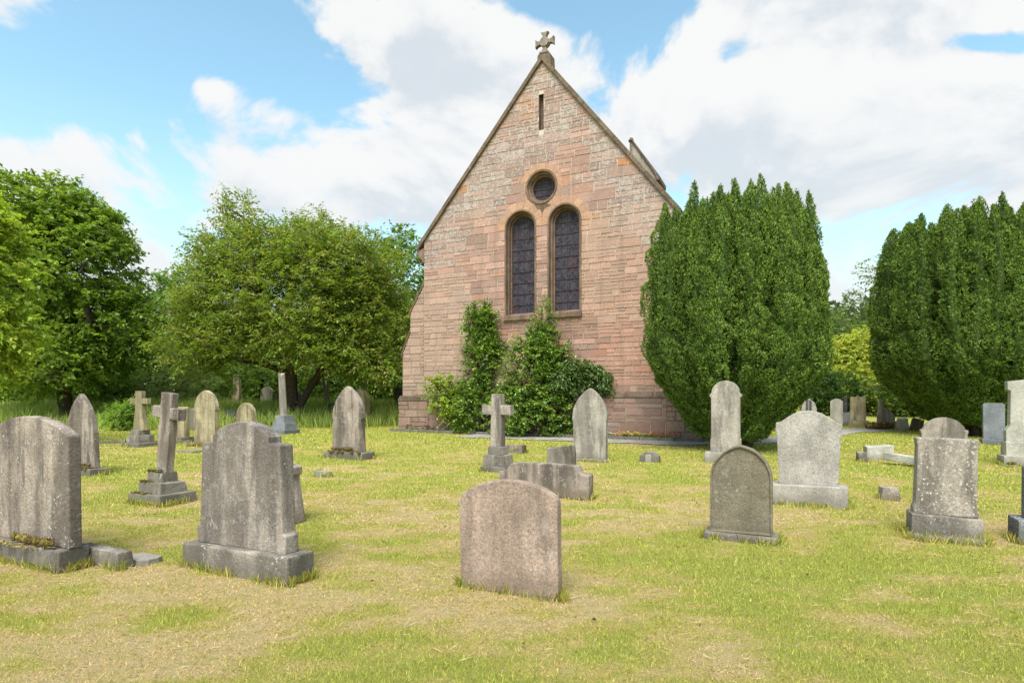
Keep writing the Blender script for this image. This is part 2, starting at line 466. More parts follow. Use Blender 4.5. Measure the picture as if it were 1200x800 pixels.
def build_grass():
    Vs, Fs, Cs = [], [], []; off = 0
    for y0, y1, dens, l0, l1, w in ((2.2, 4.2, 10000, .011, .033, .0027), (4.2, 6.5, 5600, .012, .034, .0038), (6.5, 10, 2200, .014, .04, .007),
                                    (10, 15, 750, .018, .045, .012), (15, 24, 260, .025, .055, .02)):
        hw = lambda y: .9 * y + 1.2
        n = int(dens * (hw(y0) + hw(y1)) * (y1 - y0))
        y = np.sqrt(rng.uniform(y0 ** 2, y1 ** 2, n)); x = rng.uniform(-1, 1, n) * hw(y)
        m = keep(x, y); x, y = x[m], y[m]; n = len(x)
        g = green(x, y)
        u_ = rng.random(n); isg = u_ < (.06 + .62 * g ** 1.3); iss = u_ > 1 - (.06 + .66 * (1 - g) ** 1.9)
        t = rng.random((n, 1))
        col = np.where(isg[:, None], GREEN * (1 - t) + GREEN2 * t, np.where(iss[:, None], STRAW * (1 - t) + STRAW2 * t, YG * (.85 + .3 * t))) * rng.uniform(.42, 1.4, (n, 1))
        L = rng.uniform(l0, l1, n) * np.where(isg, .8 + .5 * g, .95) * (.7 + .6 * fbm(x * 5, y * 5, 2))
        lean = np.where(isg, rng.uniform(.15, .8, n), rng.uniform(.75, .99, n))
        V, F, c = blades(x, y, L, np.full(n, w) * rng.uniform(.6, 1.3, n), lean, col)
        Vs.append(V); Fs.append(F + off); Cs.append(c); off += len(V)
    # untrimmed tufts against the stones
    px_, py_, hx_ = [], [], []
    for cx, cy, r, hx, hy in FEET:
        per = 4 * (hx + hy); m = int(per * (420 if cy < 8 else 130))
        t = rng.uniform(0, 1, m); side = rng.integers(0, 4, m)
        a = np.where(side < 2, (t * 2 - 1) * hx, np.where(side == 2, -hx, hx)); b = np.where(side == 0, -hy, np.where(side == 1, hy, (t * 2 - 1) * hy))
        o = np.abs(rng.normal(0, .022, m)); a = a + np.where(side == 2, -o, np.where(side == 3, o, 0)); b = b + np.where(side == 0, -o, np.where(side == 1, o, 0))
        k = fbm((a + cx) * 4, (b + cy) * 4, 2) > .44
        px_.append((cx + a * math.cos(r) - b * math.sin(r))[k]); py_.append((cy + a * math.sin(r) + b * math.cos(r))[k])
    x = np.concatenate(px_); y = np.concatenate(py_); n = len(x); t = rng.random((n, 1))
    c = np.where(rng.random((n, 1)) < .6, np.array([.24, .31, .05]) * (1 - t) + GREEN2 * t, YG * .9) * rng.uniform(.5, 1.3, (n, 1))
    V, F, c = blades(x, y, rng.uniform(.03, .125, n), np.clip(.0012 * y, .004, .02), rng.uniform(.1, .8, n), c)
    Vs.append(V); Fs.append(F + off); Cs.append(c); off += len(V)
    tag(np_mesh('lawn_grass', np.concatenate(Vs), np.concatenate(Fs), M['blade'], col=np.concatenate(Cs)),
        'short mown grass mixed with dry straw over the whole graveyard', 'grass', kind='stuff')
    # loose clippings lying on top
    n = 10000
    y = np.sqrt(rng.uniform(2.2 ** 2, 11 ** 2, n)); x = rng.uniform(-1, 1, n) * (.9 * y + 1)
    m = (keep(x, y)) & (rng.random(n) > green(x, y) * .9); x, y = x[m], y[m]; n = len(x)
    az = rng.uniform(0, 2 * np.pi, n); L = rng.uniform(.02, .065, n) * np.where(rng.random(n) < .04, 2., 1.); W = .0008 + .0003 * y
    d = np.stack([np.cos(az), np.sin(az)], -1); pz = gz(x, y) + rng.uniform(.012, .035, n)
    a = np.stack([x - d[:, 0] * L, y - d[:, 1] * L, pz - .006], -1); b = np.stack([x + d[:, 0] * L, y + d[:, 1] * L, pz + rng.uniform(-.01, .02, n)], -1)
    md = (a + b) / 2 + np.stack([-d[:, 1] * W, d[:, 0] * W, np.full(n, .002)], -1); me = (a + b) / 2 + np.stack([d[:, 1] * W, -d[:, 0] * W, np.full(n, .0)], -1)
    V = np.stack([a, me, b, md], 1).reshape(-1, 3)
    col = np.repeat(np.array([.60, .45, .235]) * rng.uniform(.6, 1.15, (n, 1)), 4, 0)
    tag(np_mesh('grass_clippings', V, np.arange(4 * n).reshape(-1, 4), M['blade'], col=col),
        'dry pale stalks lying loose on the mown grass', 'clippings', kind='stuff')
    n = 110
    y = np.sqrt(rng.uniform(2.4 ** 2, 9 ** 2, n)); x = rng.uniform(-1, 1, n) * (.9 * y + .5); z = gz(x, y) + rng.uniform(.012, .03, n)
    D = unit(np.stack([rng.normal(0, 1, n), rng.normal(0, 1, n), rng.uniform(-.1, .3, n)], -1)); L = rng.uniform(.02, .05, n)
    V, F, c = leaves_mesh(np.stack([x, y, z], -1), D, unit(np.array([0, 0, 1.]) + rng.normal(0, .4, (n, 3))), L, L * .55, np.array([.20, .10, .045]) * rng.uniform(.5, 1.3, (n, 1)), .3)
    tag(np_mesh('dead_leaves', V, F, M['blade'], col=c), 'brown withered leaves scattered over the mown grass', 'dead leaves', kind='stuff')
    # uncut grass under the trees at the back
    n = 60000
    x = rng.uniform(-24, -3.4, n); y = rng.uniform(22.6, 33, n)
    edge = 23.3 + 1.2 * (fbm(x * .5, x * 0 + 2, 2) - .5) + .6 * sstep(-6, -4, x) - 2.2 * sstep(-9, -13, x)
    m = (y > edge) & keep(x, y); x, y = x[m], y[m]; n = len(x)
    t = rng.random((n, 1)); col = (np.array([.32, .45, .07]) * (1 - t) + np.array([.54, .58, .19]) * t) * rng.uniform(.7, 1.25, (n, 1))
    V, F, c = blades(x, y, rng.uniform(.3, .8, n) * (.55 + .9 * fbm(x * .8, y * .8, 2)), rng.uniform(.014, .03, n), rng.uniform(.05, .65, n), col)
    tag(np_mesh('long_grass', V, F, M['blade'], col=c), 'tall uncut green grass under the trees behind the graves', 'long grass', kind='stuff')


# ------------------------------------------------------------------ foliage
def leaves_mesh(P, D, N, L, W, col, fold=.18):
    """leaf base points, directions, normals -> folded rhombic leaves (two quads would be dearer: one bent quad)"""
    side = np.cross(D, N); side /= np.linalg.norm(side, axis=1, keepdims=True) + 1e-9
    up = np.cross(side, D)
    L = L[:, None]; W = W[:, None]
    mid = P + D * L * .48 + up * W * fold
    V = np.stack([P, mid + side * W * .5, P + D * L - up * L * .10, mid - side * W * .5], 1).reshape(-1, 3)
    F = np.arange(len(P) * 4).reshape(-1, 4)
    return V, F, np.repeat(col, 4, 0)


def unit(v):
    return v / (np.linalg.norm(v, axis=-1, keepdims=True) + 1e-9)


def sprays(base, direc, length, nleaf, leafL, leafW, pal, droop=.35, jitter=.5, vary=.25):
    """leafy twigs: leaves set alternately along a bent twig"""
    n = len(base)
    t = np.linspace(.06, 1., nleaf)[None, :, None]
    dr = np.array([0, 0, -1.])
    pts = base[:, None, :] + direc[:, None, :] * length[:, None, None] * t + dr * (droop * length)[:, None, None] * t ** 2
    tang = unit(direc[:, None, :] + dr * droop * 2 * t)
    h = unit(np.cross(tang, np.array([0, 0, 1.]) + rng.normal(0, .25, (n, 1, 3))))
    sgn = np.where(np.arange(nleaf) % 2 == 0, 1., -1.)[None, :, None]
    D = unit(tang * .55 + h * sgn * rng.uniform(.5, 1.1, (n, nleaf, 1)) + rng.normal(0, jitter, (n, nleaf, 3)) * .55 + dr * droop * .6)
    Nn = unit(np.array([0, 0, 1.]) + rng.normal(0, .45, (n, nleaf, 3)) + h * sgn * .2)
    pts = pts + rng.normal(0, .04, pts.shape) * length[:, None, None]
    sz = rng.uniform(.5, 1.45, (n, nleaf)) * (1.05 - .35 * t[..., 0] ** 2)
    pal = np.array(pal)
    tone = rng.integers(0, len(pal), n)
    c = 1.95 * pal[tone][:, None, :] * rng.uniform(1 - vary, 1 + vary, (n, nleaf, 1)) * rng.uniform(.85, 1.15, (n, 1, 1))
    return leaves_mesh(pts.reshape(-1, 3), D.reshape(-1, 3), Nn.reshape(-1, 3), (leafL * sz).ravel(), (leafW * sz).ravel(), c.reshape(-1, 3))


def skeleton(root, fork, targets, r_trunk, trunk_r0=None, bend=.06):
    """limbs from a trunk fork out to the target points: each joins the nearest earlier node"""
    nodes = [np.array(root, float)]; par = [-1]
    k = 4
    for i in range(1, k + 1):
        p = np.array(root) + (np.array(fork) - np.array(root)) * i / k + rng.normal(0, bend, 3) * (i < k)
        nodes.append(p); par.append(len(nodes) - 2)
    f = np.array(fork)
    order = np.argsort(np.linalg.norm(targets - f, axis=1))
    for j in order:
        t = targets[j]
        A = np.array(nodes[k - 1:])
        d = np.linalg.norm(A - t, axis=1) + .28 * np.linalg.norm(A - f, axis=1)
        b = int(np.argmin(d)) + k - 1
        seg = t - nodes[b]; ln = np.linalg.norm(seg); m = max(1, int(ln / .9))
        last = b
        for q in range(1, m + 1):
            p = nodes[b] + seg * q / m + (rng.normal(0, .07 * ln / m + .02, 3) if q < m else 0)
            p[2] += .08 * ln * math.sin(math.pi * q / m)
            nodes.append(p); par.append(last); last = len(nodes) - 1
    cnt = np.zeros(len(nodes)); has = np.zeros(len(nodes), bool)
    for i in range(len(nodes) - 1, 0, -1):
        cnt[i] = max(cnt[i], 1.); cnt[par[i]] += cnt[i]
    rad = r_trunk * (cnt / cnt[1]) ** .6
    rad = np.maximum(rad, .008)
    segs = []
    for i in range(1, len(nodes)):
        r0 = rad[par[i]] if par[i] != 0 else r_trunk * 1.45
        if par[i] >= k: r0 = min(r0, rad[i] * 1.25)
        segs.append((nodes[par[i]], nodes[i], r0, rad[i]))
    return np.array(nodes), segs


def tree(name, label, cat, loc, fork, blobs, nspray, nleaf, leafL, leafW, slen, pal, r_trunk=.2, nlimb=60, droop=.35, mat='leaf',
         bark='bark', group=None, shell=.45, up=.35, twig=True, seed=None, trunks=None):
    """blobs: (x,y,z,rx,ry,rz) relative to the foot of the trunk"""
    global rng
    rng = np.random.default_rng(seed if seed is not None else abs(hash(label)) % 1000)
    B = np.array(blobs, float)
    vol = B[:, 3] * B[:, 4] * B[:, 5]; vol = vol ** .75
    pick = rng.choice(len(B), nspray, p=vol / vol.sum())
    u = unit(rng.normal(0, 1, (nspray, 3)))
    rr = rng.uniform(shell ** 3, 1, nspray) ** (1 / 3.)
    P = B[pick, :3] + u * B[pick, 3:] * rr[:, None]
    # ragged outline: push by low frequency noise
    P += u * ((fbm(P[:, 0] * .9 + 7, P[:, 2] * .9 + P[:, 1] * .7, 3) - .5) * .9 * np.mean(B[:, 3:]) * .5)[:, None]
    P[:, 2] = np.maximum(P[:, 2], .12)
    out = unit(u + np.array([0, 0, up]) + rng.normal(0, .45, (nspray, 3)))
    ln = slen * rng.uniform(.6, 1.35, nspray)
    base = P - out * ln[:, None] * .5
    root = empty(name, loc)
    tag(root, label, cat, group)
    V, F, c = sprays(base, out, ln, nleaf, leafL, leafW, pal, droop)
    np_mesh('crown', V, F, M[mat], root, c)
    tg = base[rng.choice(nspray, min(nlimb, nspray), replace=False)]
    _, segs = skeleton((0, 0, -.1), fork, tg, r_trunk)
    if trunks:
        for fk, rt in trunks:
            _, s2 = skeleton((.12, 0, -.1), fk, tg[:len(tg) // 3], rt); segs += s2
    if twig:
        sel = rng.choice(nspray, nspray // 2, replace=False)
        for i in sel:
            segs.append((base[i], base[i] + out[i] * ln[i] * .7 + np.array([0, 0, -droop * ln[i] * .45]), .011, .004))
    V, F = tubes(segs, 6)
    np_mesh('trunk', V, F, M[bark], root, smooth=True)
    return root


def build_yew_mesh(H, Rad, K=86):
    """Irish yew: a tight bundle of upright columns covered in short needles on lumpy shoots"""
    Ps, Ns, Tn, Lm, core = [], [], [], [], []
    for k in range(K):
        ring = k / K
        if ring < .38: a = 2 * np.pi * (k / (K * .38)) + rng.normal(0, .07); rr = Rad * rng.uniform(.84, .97); top = H * rng.uniform(.80, .945)
        elif ring < .74: a = 2 * np.pi * (k / (K * .36)) + rng.normal(0, .1); rr = Rad * rng.uniform(.58, .80); top = H * rng.uniform(.86, .985)
        else: a = 2 * np.pi * rng.random(); rr = Rad * rng.uniform(.05, .45); top = H * rng.uniform(.93, 1.0)
        cr = rng.uniform(.20, .30); ph = rng.uniform(0, 6); ca, sa = math.cos(a), math.sin(a); u0 = rng.uniform(0, 90)

        def axis(z):
            t = z / top
            bow = .20 + .80 * sstep(-.08, .42, t) - .10 * sstep(.6, 1.05, t)
            q = rr * bow - cr * .4; w = .06 * np.sin(z * 1.2 + ph)
            return ca * q - sa * w, sa * q + ca * w

        def radius(z):
            t = z / top
            return cr * (1.15 - .35 * t) * np.clip(((top - z) / (H * .16)), 0, 1) ** .75
        z0 = rng.uniform(.25, .7)
        n = int(2 * math.pi * cr * (top - z0) * 1250)
        z = rng.uniform(z0, top, n); th = rng.uniform(0, 2 * np.pi, n)
        R_ = radius(z)
        keep_ = rng.random(n) < np.clip(R_ / cr + .15, 0, 1)
        rel = np.cos(th - a)
        keep_ &= (rel > -.35) | (z > top * .72)
        z, th, R_ = z[keep_], th[keep_], R_[keep_]
        lump = np.clip(np.abs(2 * vnoise(th * 1.05 + u0, z * 2.1 + .25 * th + u0) - 1) * 1.5, 0, 1) ** .7; l2 = fbm(th * 3 + u0, z * 8, 2)
        rad = R_ * (1 + .95 * (lump - .62) + .5 * (l2 - .5)) + .012
        x0, y0 = axis(z)
        # lumps droop a little below and turn up above: shoots rise from each
        P = np.stack([x0 + np.cos(th) * rad, y0 + np.sin(th) * rad, z + .16 * (lump - .5)], -1)
        N = np.stack([np.cos(th), np.sin(th), .25 + 1.0 * (z / top) ** 3], -1)
        Ps.append(P); Ns.append(unit(N)); Tn.append((.78 + .5 * l2) * rng.uniform(.88, 1.12)); Lm.append(lump)
        zz = np.arange(z0, top - .1, .3)
        for q in range(len(zz) - 1):
            p0 = axis(zz[q]); p1 = axis(zz[q + 1])
            core.append(((p0[0], p0[1], zz[q]), (p1[0], p1[1], zz[q + 1]), .42 * float(radius(zz[q])), .42 * float(radius(zz[q + 1]))))
    P = np.concatenate(Ps); N = np.concatenate(Ns); T = np.concatenate(Tn)[:, None]
    young = rng.random(len(P)) < .08 + .5 * np.concatenate(Lm)          # new growth on the lumps, also painting lit tips and shaded creases into the colour
    col = np.where(young[:, None], np.array([.19, .275, .04]), np.array([.088, .155, .026])) * T * rng.uniform(.78, 1.22, (len(P), 1))
    Vs, Fs, Cs = [], [], []; off = 0
    for b in range(2):
        D = unit(N * .45 + rng.normal(0, .5, N.shape) + np.array([0, 0, .8]))
        V, F, c = leaves_mesh(P - N * .02, D, unit(N + rng.normal(0, .6, N.shape)), rng.uniform(.04, .08, len(P)), rng.uniform(.015, .025, len(P)), col)
        Vs.append(V); Fs.append(F + off); Cs.append(c); off += len(V)
    V, F = tubes(core, 9)
    Vs.append(V); Fs.append(F + off); Cs.append(np.tile([[.08, .12, .03]], (len(V), 1)))
    return np.concatenate(Vs), np.concatenate(Fs), np.concatenate(Cs)


# ------------------------------------------------------------------ church
OX, OY, ZB = 1.003, 19.5, .36
AP = (0., 12.78)                                   # apex, world height
EL, ER = (-4.92, 7.03), (4.42, 7.16)               # coping ends
UL, UR = -4.62, 4.30                               # wall edges
LANC = [(-.80, .555), (.755, .555)]
ZSILL, ZSPR = 4.36, 7.28
OCU = (-.045, 8.50, .53)
SLIT = (-.05, .085, 10.36, 11.52)


def clip_half(poly, nx, nz, c):
    """keep the side nx*x+nz*z <= c"""
    out = []
    for i in range(len(poly)):
        p, q = poly[i], poly[(i + 1) % len(poly)]
        dp, dq = nx * p[0] + nz * p[1] - c, nx * q[0] + nz * q[1] - c
        if dp <= 0: out.append(p)
        if (dp < 0) != (dq < 0) and abs(dp - dq) > 1e-9:
            t = dp / (dp - dq); out.append((p[0] + t * (q[0] - p[0]), p[1] + t * (q[1] - p[1])))
    return out


def clip_convex(poly, hull):
    """hull counter-clockwise"""
    for i in range(len(hull)):
        (x0, z0), (x1, z1) = hull[i], hull[(i + 1) % len(hull)]
        nx, nz = z1 - z0, -(x1 - x0)
        poly = clip_half(poly, nx, nz, nx * x0 + nz * z0)
        if len(poly) < 3: return []
    return poly


def area(p):
    return .5 * abs(sum(p[i][0] * p[(i + 1) % len(p)][1] - p[(i + 1) % len(p)][0] * p[i][1] for i in range(len(p))))


PINKS = [(.405, .255, .195), (.37, .222, .165), (.425, .275, .215), (.335, .212, .168), (.385, .242, .19), (.35, .235, .19), (.43, .272, .205)]


def verge_dist(u, z):
    best = 9
    for e in (EL, ER):
        dx, dz = e[0] - AP[0], e[1] - AP[1]; L = math.hypot(dx, dz)
        n = abs((u - AP[0]) * dz - (z - AP[1]) * dx) / L
        if (u < 0) == (e[0] < 0): best = min(best, n)
    return best


def tone_gable(u, z, r):
    c = np.array(r.choice(PINKS)); k = r.random()
    if k < .06: c = np.array((.42, .225, .145))
    elif k < .16: c = np.array((.31, .215, .17))
    d = verge_dist(u, z)
    n = float(fbm(u * .7 + 31, z * .7, 3))
    g = float(np.clip(1.55 - d / 1.7 + (n - .5) * 2.6, 0, 1)) if z > 6.2 else 0.
    if z > 6.2 and z > 10: g = max(g, .35 * (n > .45))
    g *= r.uniform(.35, 1)
    c = c * (1 - g * .8) + np.array((.27, .222, .196)) * g * .8
    c = (c * .82 + np.array((.43, .32, .27)) * .18) * r.uniform(.84, 1.16) * np.array((1.02, .955, .975))
    if z < 6 and u < -2.8: c = c * .55 + np.array((.40, .30, .235)) * .45
    if 4 < z < 7.5 and u > 1.3: c = c * .6 + np.array((.47, .31, .215)) * .4
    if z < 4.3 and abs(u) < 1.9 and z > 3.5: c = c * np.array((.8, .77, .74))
    if abs(u + .1) < .16 and 7.25 < z < 7.95: c = c * .45
    a = g * (.95 if z > 6.2 else .2)
    if math.hypot(u - 2.85, z - 8.85) < .25: c, a = np.array((.47, .22, .11)), 0
    if math.hypot(u + 3.05, z - 8.75) < .22: c, a = np.array((.42, .22, .12)), 0
    if math.hypot(u + .55, z - 11.2) < .5 and r.random() < .6: c = np.array((.42, .235, .155))
    if abs(u - 1.6) < .9 and 2 < z < 3 or abs(u - 3) < .9 and 2. < z < 4: c = c * .6 + np.array((.47, .25, .17)) * .4
    return (*c, a)


def tone_plinth(u, z, r):
    c = np.array(r.choice(PINKS)) * np.array((.80, .80, .84)) * r.uniform(.8, 1.12)
    if r.random() < .2: c = np.array((.30, .235, .19))
    return (*c, .25 if u < -4.6 else .06)


def masonry(u0, u1, z0, z1, hull, tone, hmin, hmax, asp, holes=(), proud=(.008, .024), seed=1, gap=.008, to3=None):
    r = random.Random(seed)
    V, F, Cc = [], [], []
    z = z0
    rows = []
    while z < z1:
        h = r.uniform(hmin(z), hmax(z)) if callable(hmin) else r.uniform(hmin, hmax)
        if z1 - z - h < .07: h = z1 - z
        rows.append((z, z + h)); z += h
    for za, zb in rows:
        u = u0 - r.uniform(0, .3)
        h = zb - za
        while u < u1:
            L = h * r.uniform(*asp); L = max(L, .14)
            cells = [(u, u + L, za, zb)]
            if h > .185 and r.random() < .42:
                zm = za + h * r.uniform(.4, .6)
                k = u + L * r.uniform(.4, .6)
                cells = [(u, u + L, za, zm), (u, k, zm, zb), (k, u + L, zm, zb)] if r.random() < .6 else [(u, u + L, za, zm), (u, u + L, zm, zb)]
            u += L
            for a, b, c, d in cells:
                a, b = max(a, u0), min(b, u1)
                if b - a < .05: continue
                pieces = [(a, b)]
                for hc, hr, hs, hb in holes:          # centre, radius, spring height, bottom
                    if a < hc < b and c < hs + hr and d > hb:
                        pieces = [p for q in pieces for p in (((q[0], hc), (hc, q[1])) if q[0] < hc < q[1] else (q,))]
                for pa, pb in pieces:
                    j = lambda: r.uniform(-.006, .006)
                    g = gap * r.uniform(.6, 1.5)
                    poly = [(pa + g + j(), c + g + j()), (pb - g + j(), c + g + j()), (pb - g + j(), d - g + j()), (pa + g + j(), d - g + j())]
                    for hc, hr, hs, hb in holes:
                        if len(poly) < 3: break
                        cx = sum(p[0] for p in poly) / len(poly); cz = sum(p[1] for p in poly) / len(poly)
                        if d < hb or c > hs + hr or pb < hc - hr or pa > hc + hr: continue
                        if cz < hs and hs - hb > .01:
                            poly = clip_half(poly, -1, 0, -(hc + hr)) if cx > hc else clip_half(poly, 1, 0, hc - hr)
                            if d > hs and len(poly) >= 3: pass
                        elif hs - hb > .01 or True:
                            q = min(poly, key=lambda p: math.hypot(p[0] - hc, p[1] - hs))
                            nx, nz = cx - hc, cz - hs; n = math.hypot(nx, nz) + 1e-6; nx /= n; nz /= n
                            poly = clip_half(poly, -nx, -nz, -(nx * hc + nz * hs + hr))
                    if len(poly) >= 3: poly = clip_convex(poly, hull)
                    if len(poly) < 3 or area(poly) < .003: continue
                    mx = sum(p[0] for p in poly) / len(poly); mz = sum(p[1] for p in poly) / len(poly)
                    col = tone(mx, mz, r); y = -r.uniform(*proud); n = len(poly); o = len(V)
                    for p in poly: V.append((p[0], .004, p[1]))
                    for p in poly:
                        q = .0075
                        dx, dz = mx - p[0], mz - p[1]; L2 = math.hypot(dx, dz) + 1e-6
                        V.append((p[0] + dx / L2 * q, y, p[1] + dz / L2 * q))
                    F.append([o + n + i for i in range(n)])
                    for i in range(n):
                        k = (i + 1) % n; F.append([o + i, o + k, o + n + k, o + n + i])
                    Cc += [col] * (2 * n)
    if to3: V = [to3(*v) for v in V]
    return V, F, Cc


def py_mesh(name, V, F, mat, parent, col):
    me = bpy.data.meshes.new(name); me.from_pydata(V, [], F); me.materials.append(mat)
    a = me.attributes.new('col', 'FLOAT_COLOR', 'POINT'); a.data.foreach_set('color', np.array(col, np.float32).ravel())
    bm = bmesh.new(); bm.from_mesh(me); bmesh.ops.recalc_face_normals(bm, faces=bm.faces); bm.to_mesh(me); bm.free()
    return link(bpy.data.objects.new(name, me), parent)


def merge(parts):
    V, F, Cc = [], [], []
    for v, f, c in parts:
        o = len(V); V += list(v); Cc += list(c); F += [[i + o for i in q] for q in f]
    return V, F, Cc


def mortar_mat():
    k = NT('lime mortar')
    v = k.n('ShaderNodeTexCoord').outputs['Object']
    z = k.n('ShaderNodeSeparateXYZ', {0: v}).outputs[2]
    n = k.noise(v, .8, 4, .6)
    f = k.ramp(k.math('ADD', k.math('MULTIPLY', z, .11), n), .85, 1.35)
    c = k.mix(f, (.40, .265, .185), (.62, .52, .43))
    g = k.noise(v, 60., 4, .6)
    c = k.mix(k.ramp(g, .3, .8), c, (.33, .27, .21))
    k.bsdf(c, .95, g, .5, .006, .1)
    return k.m


def glass_mat():
    k = NT('leaded stained glass')
    v = k.n('ShaderNodeTexCoord').outputs['Object']
    s = k.n('ShaderNodeSeparateXYZ', {0: v}).outputs
    p = k.n('ShaderNodeCombineXYZ', {0: s[0], 1: s[2], 2: 0.}).outputs[0]
    vor = k.n('ShaderNodeTexVoronoi', {'Vector': p, 'Scale': 11., 'Randomness': .9})
    edge = k.n('ShaderNodeTexVoronoi', {'Vector': p, 'Scale': 11., 'Randomness': .9}, feature='DISTANCE_TO_EDGE').outputs[0]
    hue = k.n('ShaderNodeSeparateColor', {0: vor.outputs[1]}).outputs
    c = k.mix(k.ramp(hue[0], .2, .9), (.028, .022, .032), (.06, .045, .062))
    blotch = k.noise(p, 2.6, 3, .5)
    c = k.mix(k.math('MULTIPLY', k.ramp(blotch, .52, .62), k.ramp(hue[1], .45, .7)), c, (.075, .028, .034))
    c = k.mix(k.math('MULTIPLY', k.ramp(hue[2], .78, .9), .7), c, (.07, .07, .075))
    c = k.mix(k.ramp(edge, .05, .02), c, (.055, .052, .056))
    k.bsdf(c, .55, k.noise(p, 14., 3, .6), .35, .01, .14)
    return k.m


def sweep_outline(rows, cx, zspr, zbot, n=24):
    """round headed reveal: rows (radius, y) joined along the opening"""
    V, F = [], []
    for r, y in rows:
        pts = [(cx + r, zbot)] + [(cx + r * math.cos(t), zspr + r * math.sin(t)) for t in np.linspace(0, math.pi, n)] + [(cx - r, zbot)]
        V += [(x, y, z) for x, z in pts]
    m = n + 2
    for a in range(len(rows) - 1):
        for i in range(m - 1):
            F.append([a * m + i, a * m + i + 1, (a + 1) * m + i + 1, (a + 1) * m + i])
    return V, F


def sweep_ring(rows, cx, cz, n=40):
    V, F = [], []
    for r, y in rows:
        V += [(cx + r * math.cos(t), y, cz + r * math.sin(t)) for t in np.linspace(0, 2 * math.pi, n, endpoint=False)]
    for a in range(len(rows) - 1):
        for i in range(n):
            j = (i + 1) % n; F.append([a * n + i, a * n + j, (a + 1) * n + j, (a + 1) * n + i])
    return V, F


def raw(name, V, F, mat, parent, smooth=False):
    bm = bmesh.new(); vs = [bm.verts.new(v) for v in V]
    for f in F:
        try: bm.faces.new([vs[i] for i in f])
        except ValueError: pass
    bmesh.ops.recalc_face_normals(bm, faces=bm.faces)
    return bm_obj(name, bm, mat, parent, smooth=smooth)


def voussoirs(cx, cz, r0, r1, a0, a1, n, r, lean=0):
    V, F, Cc = [], [], []
    for i in range(n):
        t0 = a0 + (a1 - a0) * i / n + .006 / r1; t1 = a0 + (a1 - a0) * (i + 1) / n - .006 / r1
        rr = r1 * r.uniform(.97, 1.05)
        pts = [(cx + q * math.cos(t), cz + q * math.sin(t)) for q, ts in ((r0, np.linspace(t0, t1, 4)), (rr, np.linspace(t1, t0, 4))) for t in ts]
        o = len(V); m = len(pts)
        V += [(x, .004, z) for x, z in pts] + [(x, -.019 - r.uniform(0, .004), z) for x, z in pts]
        F.append([o + m + k for k in range(m)])
        for k in range(m): F.append([o + k, o + (k + 1) % m, o + m + (k + 1) % m, o + m + k])
        stained = abs(cx) < .2 and math.sin((t0 + t1) / 2) < -.9
        c = (.35 if stained else 1) * np.array(r.choice([(.44, .26, .17), (.46, .28, .185), (.42, .24, .15), (.40, .25, .17)])) * r.uniform(.88, 1.1)
        Cc += [(*c, 0.)] * (2 * m)
    return V, F, Cc


